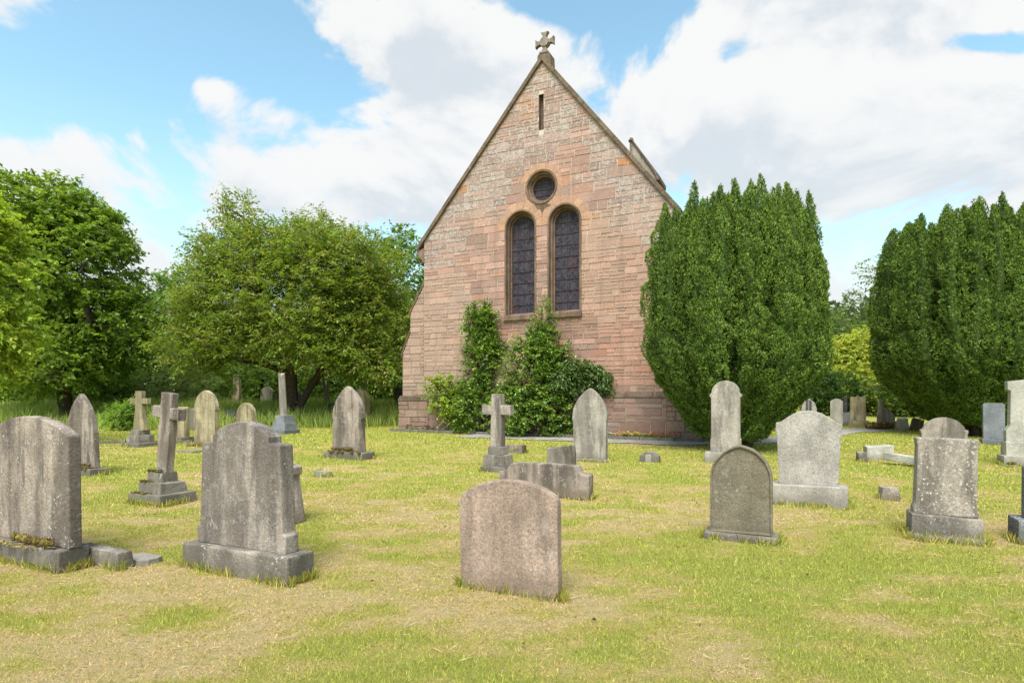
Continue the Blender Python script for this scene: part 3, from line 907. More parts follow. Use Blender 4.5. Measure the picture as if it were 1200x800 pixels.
def build_church():
    ch = empty('church', (OX, OY, ZB), ROT)
    tag(ch, 'pink sandstone church gable with two round headed windows, oculus and cross on top', 'church')
    dz = lambda pts: [(x, z - ZB) for x, z in pts]
    mort, glass = mortar_mat(), glass_mat()
    lead = plain_mat('lead cames', (.05, .047, .05), .6, 30., .2, .4)

    def off(p, q, d):                              # shift the verge line inwards
        dx, dz_ = q[0] - p[0], q[1] - p[1]; L = math.hypot(dx, dz_)
        return dx / L, dz_ / L
    # wall outline just under the coping
    def on_left(u): return AP[1] + (u - 0) * (EL[1] - AP[1]) / EL[0] - .12
    def on_right(u): return AP[1] + u * (ER[1] - AP[1]) / ER[0] - .12
    ztop = min(on_left(0), on_right(0))
    outline = [(UL, -.6), (UR, -.6), (UR, on_right(UR)), (0, ztop), (UL, on_left(UL))]
    # mortar sheet with the openings cut out
    bm = bmesh.new(); edges = []

    def loop(pts):
        vs = [bm.verts.new((x, 0, z - ZB)) for x, z in pts]
        for i in range(len(vs)): edges.append(bm.edges.new((vs[i], vs[(i + 1) % len(vs)])))
        return vs
    outer = loop(outline)
    for cx, r in LANC:
        loop([(cx - r, ZSILL), (cx + r, ZSILL)] + [(cx + r * math.cos(t), ZSPR + r * math.sin(t)) for t in np.linspace(0, math.pi, 24)])
    loop([(OCU[0] + OCU[2] * math.cos(t), OCU[1] + OCU[2] * math.sin(t)) for t in np.linspace(0, 2 * math.pi, 36, endpoint=False)])
    loop([(SLIT[0] - SLIT[1], SLIT[2]), (SLIT[0] + SLIT[1], SLIT[2]), (SLIT[0] + SLIT[1], SLIT[3]), (SLIT[0] - SLIT[1], SLIT[3])])
    bmesh.ops.triangle_fill(bm, use_beauty=True, use_dissolve=False, edges=edges)
    back = [bm.verts.new((v.co.x, .5, v.co.z)) for v in outer]
    for i in range(5):
        j = (i + 1) % 5; bm.faces.new((outer[i], outer[j], back[j], back[i]))
    gable = bm_obj('gable_wall', bm, mort, ch)
    # squared stones of the gable
    hull = [(x, z) for x, z in outline]; hull[0] = (UL, 1.55); hull[1] = (UR, 1.55)
    holes = [(cx, r + .005, ZSPR, ZSILL - .02) for cx, r in LANC] + [(OCU[0], OCU[2] + .02, OCU[1], OCU[1] - OCU[2]), (SLIT[0], SLIT[1] + .004, SLIT[3], SLIT[2])]
    hmin = lambda z: .17 if z > 6 else .15
    hmax = lambda z: .35 if z > 6 else .25
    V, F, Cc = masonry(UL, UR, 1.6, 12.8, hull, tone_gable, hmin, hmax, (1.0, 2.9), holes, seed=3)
    keepf = []                                     # drop stones standing in the slit
    Va = np.array(V)
    V2 = merge([(V, F, Cc)])
    st = []
    q = 0
    # side faces follow their front face: group by front polygon
    i = 0
    while i < len(F):
        n = len(F[i]); grp = F[i:i + n + 1]; vs = Va[F[i]]
        x0, x1, z0, z1 = vs[:, 0].min(), vs[:, 0].max(), vs[:, 2].min(), vs[:, 2].max()
        inslit = x0 < SLIT[0] + SLIT[1] and x1 > SLIT[0] - SLIT[1] and z0 < SLIT[3] and z1 > SLIT[2]
        if inslit:
            o = F[i][0] - n
            for k in range(o, o + 2 * n):
                x, y, z = V[k]
                if vs[:, 0].mean() < SLIT[0]: x = min(x, SLIT[0] - SLIT[1] - .004)
                else: x = max(x, SLIT[0] + SLIT[1] + .004)
                V[k] = (x, y, z)
            xs = [V[k][0] for k in range(o, o + 2 * n)]
            if max(xs) - min(xs) < .06: i += n + 1; continue
        keepf += grp; i += n + 1
    V = [(x, y, z - ZB) for x, y, z in V]
    py_mesh('masonry', V, keepf, M['masonry'], gable, Cc)
    # plinth: set forward, with a sloping top course
    pl = box_obj('plinth', mort, ch, UL + .0, UR + .12, -.14, -.003, -.9, 1.60 - ZB, 0, 0, 0)
    V, F, Cc = masonry(UL, UR + .12, -.2, 1.6, [(UL, -.3), (UR + .12, -.3), (UR + .12, 1.6), (UL, 1.6)], tone_plinth, .2, .33, (1.2, 3.2), seed=8)
    py_mesh('masonry', [(x, y - .14, z - ZB) for x, y, z in V], F, M['masonry'], pl, Cc)
    bm = bmesh.new()
    for k in range(11):
        a = UL + (UR + .12 - UL) * k / 11; b = UL + (UR + .12 - UL) * (k + 1) / 11
        v = [bm.verts.new(p) for x in (a + .004, b - .004) for p in ((x, -.175, 1.60 - ZB), (x, -.175, 1.645 - ZB), (x, -.018, 1.80 - ZB), (x, -.018, 1.60 - ZB))]
        for f in ((0, 1, 2, 3), (7, 6, 5, 4), (0, 4, 5, 1), (1, 5, 6, 2), (2, 6, 7, 3), (3, 7, 4, 0)): bm.faces.new([v[i] for i in f])
    bm_obj('plinth_course', bm, M['cope'], ch, .008)
    # side buttresses
    for sgn in (-1, 1):
        e = UL if sgn < 0 else UR
        X = lambda d: e + sgn * d
        prof = [(X(0), -.6), (X(.93), -.6), (X(.93), 3.19), (X(.59), 3.99), (X(.59), 4.67), (X(.0), 5.65)]
        bm = bmesh.new(); add_prism(bm, dz(prof), .004, .85)
        bt = bm_obj('buttress', bm, mort, ch)
        lo = [(X(0), 1.6), (X(.93), 1.6), (X(.93), 3.19), (X(.59), 3.99), (X(0), 3.99)]
        hi = [(X(0), 3.99), (X(.59), 3.99), (X(.59), 4.67), (X(0), 5.65)]
        if sgn < 0: lo, hi = lo[::-1], hi[::-1]
        t = lambda u, z, r: (*(np.array(r.choice(PINKS)) * .6 + np.array((.36, .27, .215)) * .4) * r.uniform(.85, 1.1), .3)
        ms = [masonry(min(X(0), X(.93)), max(X(0), X(.93)), z0, z1, hu, t, .2, .3, (1.1, 2.6), seed=20 + i) for i, (z0, z1, hu) in enumerate(((1.6, 3.99, lo), (3.99, 5.65, hi)))]
        side = masonry(0., .85, 1.6, 3.19, [(0, 1.6), (.85, 1.6), (.85, 3.19), (0, 3.19)], t, .2, .3, (1.1, 2.6), seed=24, to3=lambda u, y, z: (X(.93) - sgn * y, u, z))
        V, F, Cc = merge(ms + [side])
        py_mesh('masonry', [(x, y, z - ZB) for x, y, z in V], F, M['masonry'], bt, Cc)
        bm = bmesh.new()
        for (xa, za), (xb, zb) in (((.0, 5.68), (.63, 4.62)), ((.57, 4.05), (.97, 3.12))):
            add_prism(bm, dz([(X(xa), za), (X(xb), zb), (X(xb) + sgn * .03, zb + .07), (X(xa) + sgn * .03, za + .09)]), -.035, .88)
        bm_obj('weathering', bm, M['mould'], bt, .008)
        bm = bmesh.new(); add_box(bm, min(X(-.3), X(1.0)), max(X(-.3), X(1.0)), -.17, .95, -.9, 1.52 - ZB)
        add_prism(bm, dz([(X(-.3), 1.50), (X(1.02), 1.50), (X(1.02), 1.56), (X(.93), 1.70), (X(-.3), 1.70)]), -.185, .96)
        pb = bm_obj('buttress_plinth', bm, M['cope'], bt, .02)
        V, F, Cc = masonry(min(X(-.3), X(1.)), max(X(-.3), X(1.)), -.2, 1.5, [(-9, -.2), (9, -.2), (9, 1.5), (-9, 1.5)], lambda u, z, r: (*(np.array(r.choice(PINKS)) * .75) * r.uniform(.8, 1.1), .3), .25, .36, (1.2, 2.6), seed=31)
        py_mesh('masonry', [(x, y - .17, z - ZB) for x, y, z in V], F, M['masonry'], pb, Cc)
    # body behind: side walls and roof
    L0, L1 = .505, 20.
    bm = bmesh.new()
    for x0, x1 in ((UL + .01, UL + .5), (UR - .5, UR - .01)): add_box(bm, x0, x1, L0, L1, -.9, 7.0 - ZB)
    add_prism(bm, dz([(UL + .02, -.5), (UR - .02, -.5), (UR - .02, 6.9), (0, 12.3), (UL + .02, 6.9)]), 19.5, 19.9)
    add_prism(bm, dz([(UL + .52, -.5), (UR - .52, -.5), (UR - .52, 6.9), (0, 12.2), (UL + .52, 6.9)]), .62, .9)
    sw = bm_obj('side_wall', bm, mort, ch)
    tn = lambda u, z, r: (*np.array(r.choice(PINKS)) * r.uniform(.8, 1.1), .05)
    ms = []
    for sgn, e in ((-1, UL + .01), (1, UR - .01)):
        ms.append(masonry(0.9, 14., -.2, 7., [(.9, -.3), (14, -.3), (14, 7), (.9, 7)], tn, .2, .3, (1.4, 3.2), seed=40 + sgn, to3=lambda u, y, z, e=e, sgn=sgn: (e - sgn * y, u, z)))
    V, F, Cc = merge(ms)
    py_mesh('masonry', [(x, y, z - ZB) for x, y, z in V], F, M['masonry'], sw, Cc)
    bm = bmesh.new()
    for e in (EL, ER):
        x1 = e[0] * 1.02; z1 = AP[1] + (e[1] - AP[1]) * 1.02
        add_prism(bm, dz([(0, AP[1] - .42), (x1, z1 - .42), (x1, z1 - .30), (0, AP[1] - .30)]), .40, 20.)
    bm_obj('roof', bm, M['slates'], ch)
    # coping: separate stones up each verge
    for e in (EL, ER):
        bm = bmesh.new(); n = 9
        dx, dzv = e[0] - AP[0], e[1] - AP[1]; L = math.hypot(dx, dzv); ux, uz = dx / L, dzv / L
        nx, nz = (uz, -ux) if e[0] < 0 else (-uz, ux)
        if nz < 0: nx, nz = -nx, -nz
        for k in range(n):
            a, b = L * k / n + .003, L * (k + 1) / n - .003
            if k == 0: a = .0
            p0 = (AP[0] + ux * a, AP[1] + uz * a); p1 = (AP[0] + ux * b, AP[1] + uz * b)
            th = .125
            add_prism(bm, dz([p0, p1, (p1[0] - nx * th, p1[1] - nz * th), (p0[0] - nx * th * (1 if k else .0) - (0), p0[1] - (nz * th if k else th / abs(nz)))]), -.10 - random.uniform(0, .008), .42)
        bm_obj('coping', bm, M['cope'], ch, .012)
        bm = bmesh.new(); s = -1 if e[0] < 0 else 1; w = abs(e[0]) - abs(UL if s < 0 else UR)
        xw = UL if s < 0 else UR
        add_prism(bm, dz([(xw - s * .02, e[1] - .03), (e[0], e[1] - .17), (e[0] - s * .02, e[1] - .26), (xw + s * .04, e[1] - .50), (xw - s * .02, e[1] - .58)]), -.05, .46)
        bm_obj('kneeler', bm, M['mould'], ch, .01)
    # saddle stone and cross at the apex
    bm = bmesh.new()
    add_prism(bm, dz([(-.24, 12.45), (.24, 12.45), (.22, 12.86), (.10, 12.95), (-.10, 12.95), (-.22, 12.86)]), .07, .50)
    bm_obj('saddle_stone', bm, M['cope'], ch, .015)
    bm = bmesh.new(); zc = 13.30; half = []
    for q in range(4):
        a0 = q * math.pi / 2
        # four flared arms: narrow at the hub, swallow tailed ends
        for r_, w_ in ((.10, -.075), (.17, -.055), (.255, -.075), (.325, -.135), (.318, 0), (.325, .135), (.255, .075), (.17, .055), (.10, .075)):
            if q == 3 and r_ > .2: continue
            ca, sa = math.cos(a0), math.sin(a0)
            half.append((r_ * ca - w_ * sa, zc + r_ * sa + w_ * ca))
        if q == 3:
            i = len(half) - 2
            half = half[:-2] + [(-.055, 13.10), (-.09, 13.05), (-.075, 12.99), (-.12, 12.94), (.12, 12.94), (.075, 12.99), (.09, 13.05), (.055, 13.10)] + half[-2:]
    add_prism(bm, dz(half), .13, .27)
    add_prism(bm, dz([(.155 * math.cos(t), zc + .155 * math.sin(t)) for t in np.linspace(0, 2 * math.pi, 20, endpoint=False)]), .10, .30)
    add_box(bm, -.15, .15, .05, .35, 12.90 - ZB, 12.96 - ZB)
    bm_obj('gable_cross', bm, M['crossstone'], ch, .006)
    # small stone gablet rising from the roof
    bm = bmesh.new(); zr = lambda u: AP[1] + u * (ER[1] - AP[1]) / ER[0]
    add_prism(bm, dz([(1.84, zr(1.84) - .9), (2.83, zr(2.83) - .8), (2.83, 9.82), (1.95, 11.24), (1.84, 11.20)]), 4., 5.1)
    gb = bm_obj('roof_gablet', bm, M['lichen'], ch, .01)
    bm = bmesh.new()
    add_prism(bm, dz([(1.80, 11.20), (1.90, 11.32), (2.95, 9.74), (2.95, 9.58), (2.86, 9.56), (2.80, 9.80), (1.93, 11.20)]), 3.93, 5.2)
    add_prism(bm, dz([(1.80, 11.28), (1.90, 11.30), (1.87, 11.46), (1.83, 11.47)]), 4.3, 4.5)
    bm_obj('gablet_coping', bm, M['cope'], gb, .008)
    # lancets
    r = random.Random(4)
    for cx, ro in LANC:
        V, F = sweep_outline([(ro + .03, -.012), (ro + .02, -.035), (ro - .03, -.035), (ro - .04, .02), (ro - .055, .09), (ro - .095, .10), (ro - .105, .20), (ro - .14, .215), (ro - .14, .34)], cx, ZSPR, ZSILL)
        wf = raw('window', [(x, y, z - ZB) for x, y, z in V], F, M['mould'], ch)
        rg = ro - .138
        pts = [(cx - rg, ZSILL - .02), (cx + rg, ZSILL - .02)] + [(cx + rg * math.cos(t), ZSPR + rg * math.sin(t)) for t in np.linspace(0, math.pi, 24)]
        bm = bmesh.new(); add_prism(bm, dz(pts), .285, .325)
        bm_obj('pane', bm, glass, wf)
        bm = bmesh.new()
        for q in range(1, 9):
            z = ZSILL + .37 * q; w = rg if z < ZSPR else math.sqrt(max(.01, rg ** 2 - (z - ZSPR) ** 2))
            add_box(bm, cx - w, cx + w, .262, .284, z - ZB - .005, z - ZB + .005)
        for q in (-.5, 0., .5):
            add_box(bm, cx + q * rg - .003, cx + q * rg + .003, .266, .283, ZSILL - ZB, ZSPR + rg * math.sqrt(1 - q * q) - ZB)
        bm_obj('glazing_bars', bm, lead, wf)
        V, F, Cc = voussoirs(cx, ZSPR, ro + .02, ro + .30, R(-4), R(184), 9, r)
        # the two arches meet: drop whatever would cross the middle line
        py_mesh('arch_stones', [(min(x, -.028) if cx < 0 else max(x, -.018), y, z - ZB) for x, y, z in V], F, M['masonry'], wf, Cc)
        bm = bmesh.new()
        add_prism(bm, [(0, 0)] * 0 or dz([(cx - ro - .04, ZSILL - .17), (cx + ro + .04, ZSILL - .17), (cx + ro + .04, ZSILL - .04), (cx - ro - .04, ZSILL - .04)]), -.10, .02)
        v = [bm.verts.new(p) for x in (cx - ro, cx + ro) for p in ((x, -.09, ZSILL - .035 - ZB), (x, -.085, ZSILL - .02 - ZB), (x, .29, ZSILL + .10 - ZB), (x, .29, ZSILL - .035 - ZB))]
        for f in ((0, 1, 2, 3), (7, 6, 5, 4), (0, 4, 5, 1), (1, 5, 6, 2), (2, 6, 7, 3), (3, 7, 4, 0)): bm.faces.new([v[i] for i in f])
        bm_obj('sill', bm, M['mould'], wf, .006)
    # oculus
    cx, cz, ro = OCU
    V, F = sweep_ring([(ro + .05, -.012), (ro + .03, -.045), (ro - .03, -.04), (ro - .05, .06), (ro - .09, .08), (ro - .10, .18), (ro - .14, .19), (ro - .14, .33)], cx, cz)
    oc = raw('round_window', [(x, y, z - ZB) for x, y, z in V], F, M['mould'], ch)
    bm = bmesh.new(); add_prism(bm, dz([(cx + .395 * math.cos(t), cz + .395 * math.sin(t)) for t in np.linspace(0, 2 * math.pi, 32, endpoint=False)]), .285, .32)
    bm_obj('pane', bm, glass, oc)
    bm = bmesh.new()
    for q in (-.2, 0, .2):
        w = math.sqrt(.39 ** 2 - q * q)
        add_box(bm, cx - w, cx + w, .262, .284, cz + q - ZB - .007, cz + q - ZB + .007)
        add_box(bm, cx + q - .005, cx + q + .005, .266, .283, cz - w - ZB, cz + w - ZB)
    bm_obj('glazing_bars', bm, lead, oc)
    V, F, Cc = voussoirs(cx, cz, ro + .03, ro + .22, R(-90), R(270), 13, r)
    py_mesh('arch_stones', [(x, y, z - ZB) for x, y, z in V], F, M['masonry'], oc, Cc)
    # slit
    bm = bmesh.new(); a, b, c, d = SLIT[0] - SLIT[1], SLIT[0] + SLIT[1], SLIT[2] - ZB, SLIT[3] - ZB
    o = [(a, c), (b, c), (b, d), (a, d)]
    f = [bm.verts.new((x, -.004, z)) for x, z in o]; k = [bm.verts.new((x, .16, z)) for x, z in o]
    for i in range(4): bm.faces.new((f[i], f[(i + 1) % 4], k[(i + 1) % 4], k[i]))
    bm.faces.new(k)
    bm_obj('slit_window', bm, M['mould'], ch)
    return ch


# ------------------------------------------------------------------ graves
def arc_half(w, z0, rise, n=9):
    """right half of a circular segment top"""
    Rr = (w * w / 4 + rise * rise) / (2 * rise); zc = z0 + rise - Rr
    t0 = math.asin(min(1, (w / 2) / Rr))
    if rise > w / 2: t0 = math.pi - t0
    return [(Rr * math.sin(t), zc + Rr * math.cos(t)) for t in np.linspace(t0, 0, n)]


def p_segment(w, h, rise=.2, wb=1.):
    return [(w / 2 * wb, 0)] + arc_half(w, h - rise * w, rise * w)


def p_round(w, h, wb=1.): return p_segment(w, h, .5, wb)


def p_pointed(w, h, ah=.7, wb=1., neck=0.):
    a = ah * w; Rr = (a * a + w * w / 4) / w; c = w / 2 - Rr
    t1 = math.asin(a / Rr)
    pts = [(w / 2 * wb, 0)]
    if neck: pts += [(w / 2 * (1 - neck), h - a - .10 * w), (w / 2 * (1 - neck), h - a - .04 * w), (w / 2, h - a)]
    return pts + [(c + Rr * math.cos(t), h - a + Rr * math.sin(t)) for t in np.linspace(0.02 if neck else 0, t1, 9)]


def p_shoulder(w, h, hs, ws, rise, wb=1., drop=0.):
    """square shoulders at height hs, then a narrower head with a segment top"""
    return [(w / 2 * wb, 0), (w / 2, hs - drop), (w / 2, hs), (ws * w / 2, hs)] + arc_half(ws * w, h - rise * w, rise * w)


def p_ogee(w, h, hs, wb=.9):
    z = lambda f: hs + (h - hs) * f
    return [(w / 2 * wb, 0), (w / 2 * .97, hs - .13), (w / 2, hs - .10), (w / 2, hs), (w * .42, z(.10)), (w * .36, z(.30)), (w * .30, z(.52)), (w * .22, z(.76)), (w * .12, z(.94)), (0, h)]


def p_flat(w, h, wb=1., c=.0):
    return [(w / 2 * wb, 0), (w / 2, h - c), (w / 2 - c, h), (0, h)] if c else [(w / 2 * wb, 0), (w / 2, h), (0, h)]


def mirror(half):
    r = list(half)
    l = [(-x, z) for x, z in r[::-1] if x > 1e-4]
    return l + [(x, z) for x, z in r] if False else [(x, z) for x, z in r] + l


HGROUP = 'headstones standing in the churchyard'
TH = -ROT
DVEC = Vector((math.sin(TH), math.cos(TH), 0))


def slab_mesh(name, half, t, mat, parent, z0, y=0, bevel=.012, jit=.003, rim=0):
    bm = bmesh.new(); add_prism(bm, [(x, z + z0) for x, z in mirror(half)], y - t / 2, y + t / 2, jit)
    if rim:
        bm.normal_update(); bm.faces.ensure_lookup_table()
        f = [q for q in bm.faces if q.normal.y < -.9 and len(q.verts) > 5] or [bm.faces[0]]
        res = bmesh.ops.inset_individual(bm, faces=f[:1], thickness=rim, depth=0)
        res2 = bmesh.ops.inset_individual(bm, faces=f[:1], thickness=.012, depth=-.02)
    return bm_obj(name, bm, mat, parent, bevel)


def HS(label, pxl, pxr, pyb, pyt, prof, mat, t=.13, base=(), basemat=None, rot=ROT, lean=(0, 0), cat='headstone', name='headstone', yoff=0, rim=0, group=HGROUP, wmul=1.):
    """a headstone whose front foot spans pxl..pxr at pyb and whose top is at pyt; base: (extra width px, depth m, height px) from the ground up"""
    pc = (pxl + pxr) / 2
    g = at(pc, pyb); dx = ray(pc, pyb)[0]; th = -rot
    d0 = base[0][1] if base else t
    d = Vector((math.sin(th), math.cos(th), 0)); q = (d0 - t) / 2
    g.x = dx * (g.y + d.y * q) - d.x * q               # the slab's own face stands where the picture shows it, its base in front
    s = (g.y + d.y * q) / FPX
    w = (pxr - pxl) * s / (math.cos(th) + dx * math.sin(th)) * wmul
    H = (pyb - pyt) * s
    loc = g + d * (d0 / 2); g.z = float(gz(loc.x, loc.y))
    e = empty(name, (loc.x, loc.y, g.z), rot, lean[0], lean[1])
    tag(e, label, cat, group)
    FEET.append((loc.x, loc.y, rot, (w + (base[0][0] * s if base else 0)) / 2, d0 / 2))
    z = 0
    for i, (ex, dep, hp) in enumerate(base):
        h = hp * s; wx = w + ex * s
        box_obj('base', basemat or M['slab'], e, -wx / 2, wx / 2, -dep / 2, dep / 2, z - (.2 if i == 0 else .01), z + h, 0, .014, .006)
        z += h
    h = H - z
    slab_mesh('slab', prof(w, h), t, mat, e, z - (0 if base else .18) if False else z, yoff, rim=rim)
    if not base:
        bm = bmesh.new(); half = prof(w, h); x = half[0][0]
        add_box(bm, -x + .003, x - .003, -t / 2 + .003, t / 2 - .003, -.25, .02); bm_obj('foot', bm, mat, e)
    return e, w, s


def cross(label, pxc, pyb, pyt, mat, arm_px, arm_py, arm_th_px, shaft_top_px, shaft_bot_px, steps, rot=ROT, lean=(0, 0), t=.16, basemat=None, group='stone crosses'):
    """steps: (width px, height px) from the ground up"""
    g = at(pxc, pyb); s = g.y / FPX; dx = ray(pxc, pyb)[0]; th = -rot
    k = math.cos(th) + dx * math.sin(th)
    d = Vector((math.sin(th), math.cos(th), 0)); dep0 = steps[0][0] * s * .72
    q = (dep0 - t) / 2; g.x = dx * (g.y + d.y * q) - d.x * q
    loc = g + d * dep0 / 2
    e = empty('cross_monument', (loc.x, loc.y, g.z), rot); tag(e, label, 'grave cross', group)
    FEET.append((loc.x, loc.y, rot, steps[0][0] * s * .44, steps[0][0] * s * .35))
    z = 0
    for i, (wp, hp) in enumerate(steps):
        w = wp * s * .88; h = hp * s; dd = w * .8
        box_obj('step', basemat or M['mossy'], e, -w / 2, w / 2, -dd / 2, dd / 2, z - (.2 if i == 0 else .01), z + h, .012, .014, .008); z += h
    H = (pyb - pyt) * s; za = (pyb - arm_py) * s; a = arm_px * s / k / 2; at_ = arm_th_px * s / 2; st = shaft_top_px * s / k / 2; sb = shaft_bot_px * s / k / 2
    z0 = z - .01
    half = [(sb, 0), (st * 1.12, (za - z0) * .72), (st, za - z0 - at_), (a, za - z0 - at_ * 1.05), (a, za - z0 + at_ * 1.05), (st, za - z0 + at_), (st * 1.0, H - z0), (0, H - z0)]
    o = slab_mesh('cross', half, t, mat, e, z0)
    if lean != (0, 0): e.rotation_euler = (lean[0], lean[1], rot)
    return e


def moss_mesh(parent, x0, x1, y0, y1, z, n, size, pal=((.15, .105, .025), (.10, .085, .02), (.20, .15, .04)), zs=.6):
    Vs, Fs, Cs = [], [], []; o = 0
    bm = bmesh.new(); bmesh.ops.create_icosphere(bm, subdivisions=2, radius=1); bm.verts.ensure_lookup_table()
    V0 = np.array([v.co for v in bm.verts]); F0 = np.array([[v.index for v in f.verts] for f in bm.faces]); bm.free()
    for i in range(n):
        r = size * .6 * random.uniform(.35, 1.2)
        N = 1 + .5 * (fbm(V0[:, 0] * 3 + i * 3.1, V0[:, 1] * 3 + V0[:, 2] * 2.3, 3)[:, None] - .5) * 1.6
        V = V0 * N * np.array([r * 1.2, r * .9, r * zs * random.uniform(.7, 1.3)]) + np.array([random.uniform(x0, x1), random.uniform(y0, y1), z])
        Vs.append(V); Fs.append(F0 + o); o += len(V)
        Cs.append(np.tile([np.array(random.choice(pal)) * random.uniform(.7, 1.2)], (len(V), 1)))
    F3 = np.concatenate(Fs)
    Pv = np.concatenate(Vs); Cv = np.concatenate(Cs)
    idx = np.random.default_rng(n).choice(len(Pv), min(len(Pv), n * 34), replace=False)
    rg = np.random.default_rng(n + 1)
    D = unit(rg.normal(0, 1, (len(idx), 3)) + np.array([0, -.5, .5]))
    Vl, Fl, Cl = leaves_mesh(Pv[idx] - D * size * .1, D, unit(rg.normal(0, 1, D.shape)), size * rg.uniform(.35, .9, len(idx)), np.full(len(idx), size * .16), Cv[idx] * rg.uniform(.6, 1.5, (len(idx), 1)))
    me_ = np_mesh('moss', Vl, Fl, M['moss'], parent, Cl); tag(me_, kind='stuff')
    tag(np_mesh('moss_cushion', Pv, F3, M['moss'], me_, Cv, smooth=True), kind='stuff')
    return me_


def lump(name, label, cat, pxl, pxr, pyb, pyt, depth, mat, rot=ROT, tilt=(0, 0), jit=.03, group=None, sink=.05):
    """a loose broken block"""
    pc = (pxl + pxr) / 2; g = at(pc, pyb); s = g.y / FPX; th = -rot; dx = ray(pc, pyb)[0]
    w = (pxr - pxl) * s / (math.cos(th) + dx * math.sin(th)); h = (pyb - pyt) * s
    bm = bmesh.new(); add_box(bm, -w / 2, w / 2, -depth / 2, depth / 2, -sink, h, .01, jit)
    bmesh.ops.subdivide_edges(bm, edges=bm.edges[:], cuts=2, use_grid_fill=True)
    for v in bm.verts: v.co += Vector((random.uniform(-1, 1), random.uniform(-1, 1), random.uniform(-1, 1))) * jit * .25
    o = bm_obj(name, bm, mat, None, .01)
    loc = g + Vector((math.sin(th), math.cos(th), 0)) * depth / 2
    o.location = (loc.x, loc.y, g.z); o.rotation_euler = (tilt[0], tilt[1], rot)
    FEET.append((loc.x, loc.y, rot, w / 2, depth / 2))
    tag(o, label, cat, group)
    return o


# ------------------------------------------------------------------ the place
build_ground()
build_church()


def on_church(u, yl):
    c, s = math.cos(TH), math.sin(TH)
    x, y = OX + u * c + yl * s, OY - u * s + yl * c
    return Vector((x, y, float(gz(x, y))))


# paths and bed beside the church
def strip(name, pts, w, mat, dz):
    V = []; F = []
    P = [Vector((p.x, p.y, 0)) for p in pts]
    fine = []
    for a, b in zip(P[:-1], P[1:]):
        for k in range(8): fine.append(a.lerp(b, k / 8))
    fine.append(P[-1])
    for i, p in enumerate(fine):
        t = (fine[min(i + 1, len(fine) - 1)] - fine[max(i - 1, 0)]).normalized(); n = Vector((-t.y, t.x, 0))
        for q in (-.5, -.25, 0, .25, .5):
            ww = w * (1 + .18 * math.sin(i * .9) * (abs(q) > .3))
            c = p + n * q * ww; V.append((c.x, c.y, float(gz(c.x, c.y)) + dz))
    for i in range(len(fine) - 1):
        for j in range(4): F.append([i * 5 + j, i * 5 + j + 1, (i + 1) * 5 + j + 1, (i + 1) * 5 + j])
    for a, b in zip(P[:-1], P[1:]):
        m_ = (a + b) / 2; NOGRASS.append((m_.x, m_.y, math.atan2((b - a).y, (b - a).x), (b - a).length / 2 + .1, w * .46))
    return tag(np_mesh(name, V, F, mat, smooth=True), kind='structure')


def gravel_mat(name, a, b):
    k = NT(name); v = k.n('ShaderNodeTexCoord').outputs['Object']
    vo = k.n('ShaderNodeTexVoronoi', {'Vector': v, 'Scale': 28., 'Randomness': 1.})
    r = k.n('ShaderNodeSeparateColor', {0: vo.outputs[1]}).outputs[0]
    c = k.mix(r, a, b); c = k.mix(k.ramp(k.noise(v, 2.5, 4), .5, .7), c, (.22, .19, .13))
    k.bsdf(c, .9, k.math('MULTIPLY', vo.outputs[0], -1.), .8, .03, .2)
    return k.m


GRAV = gravel_mat('grey path gravel', (.20, .185, .165), (.46, .43, .39))
path_pts = [on_church(-2.2, -1.15), on_church(0, -1.2), on_church(2.5, -1.2), on_church(4.6, -1.1), on_church(6.6, .6), at(985, 506), at(1040, 502.5), at(1120, 500)]
strip('gravel_path', path_pts, 1.25, GRAV, .02)
SOIL = plain_mat('bed soil', (.10, .07, .05), .95, 25., .4, .1)
strip('soil_bed', [on_church(-5.3, -.32), on_church(-2, -.32), on_church(4.5, -.32)], .38, SOIL, .03)
bm = bmesh.new(); u = -5.75
while u < 4.6:
    L = random.uniform(.7, 1.1)
    p = on_church(u + L / 2, -.55)
    add_box(bm, u + .006, u + L - .006, -.60, -.50, p.z - ZB - .15, p.z - ZB + .10, .004, .006); u += L
o = bm_obj('kerb_edging', bm, M['slab'], None, .01); o.location = (OX, OY, ZB); o.rotation_euler = (0, 0, ROT)
tag(o, 'low stone kerb along the flower bed at the foot of the church', 'kerb')

# --- big stones in front
e, w, s = HS('broad headstone with curved top and mossy foot cut off by left edge', -16, 77, 661, 490, lambda w, h: p_segment(w, h, .13, 1.03), M['grey_brown'], .10, [(2, .24, 24)])
moss_mesh(e, -.06 * w, .42 * w, -.13, -.10, 24 * s + .05, 34, .04, zs=1.3)
moss_mesh(e, -.5 * w, -.4 * w, -.13, -.10, 24 * s + .04, 8, .035, zs=1.2)
moss_mesh(e, -.5 * w, .3 * w, -.19, -.12, 24 * s, 60, .022, ((.42, .33, .15), (.36, .28, .11)), .4)
lump('kerb_stone', 'low grey kerb block butted against the base of the cut off left headstone', 'kerb stone', 86, 138, 664, 643, .13, M['slab'], jit=.012)


def p_stepped(w, h):
    b = w / 2
    return [(b * 1.13, 0), (b * 1.13, .14 * h), (b * 1.06, .155 * h), (b * 1.06, .17 * h), (b, .80 * h), (b, .825 * h), (b * .72, .835 * h)] + arc_half(w * .72, h * .885, h * .115)


HS('large grey headstone with square shoulders on a heavy base, front left', 235, 326, 676, 498, p_stepped, M['grey'], .14, [(44, .28, 30)])


def p_pinkstone(w, h):
    b = w / 2
    return [(b * .985, 0), (b, .79 * h), (b * .985, .83 * h), (b * .93, .87 * h), (b * .86, .895 * h)] + arc_half(w * .84, h * .90, h * .10)


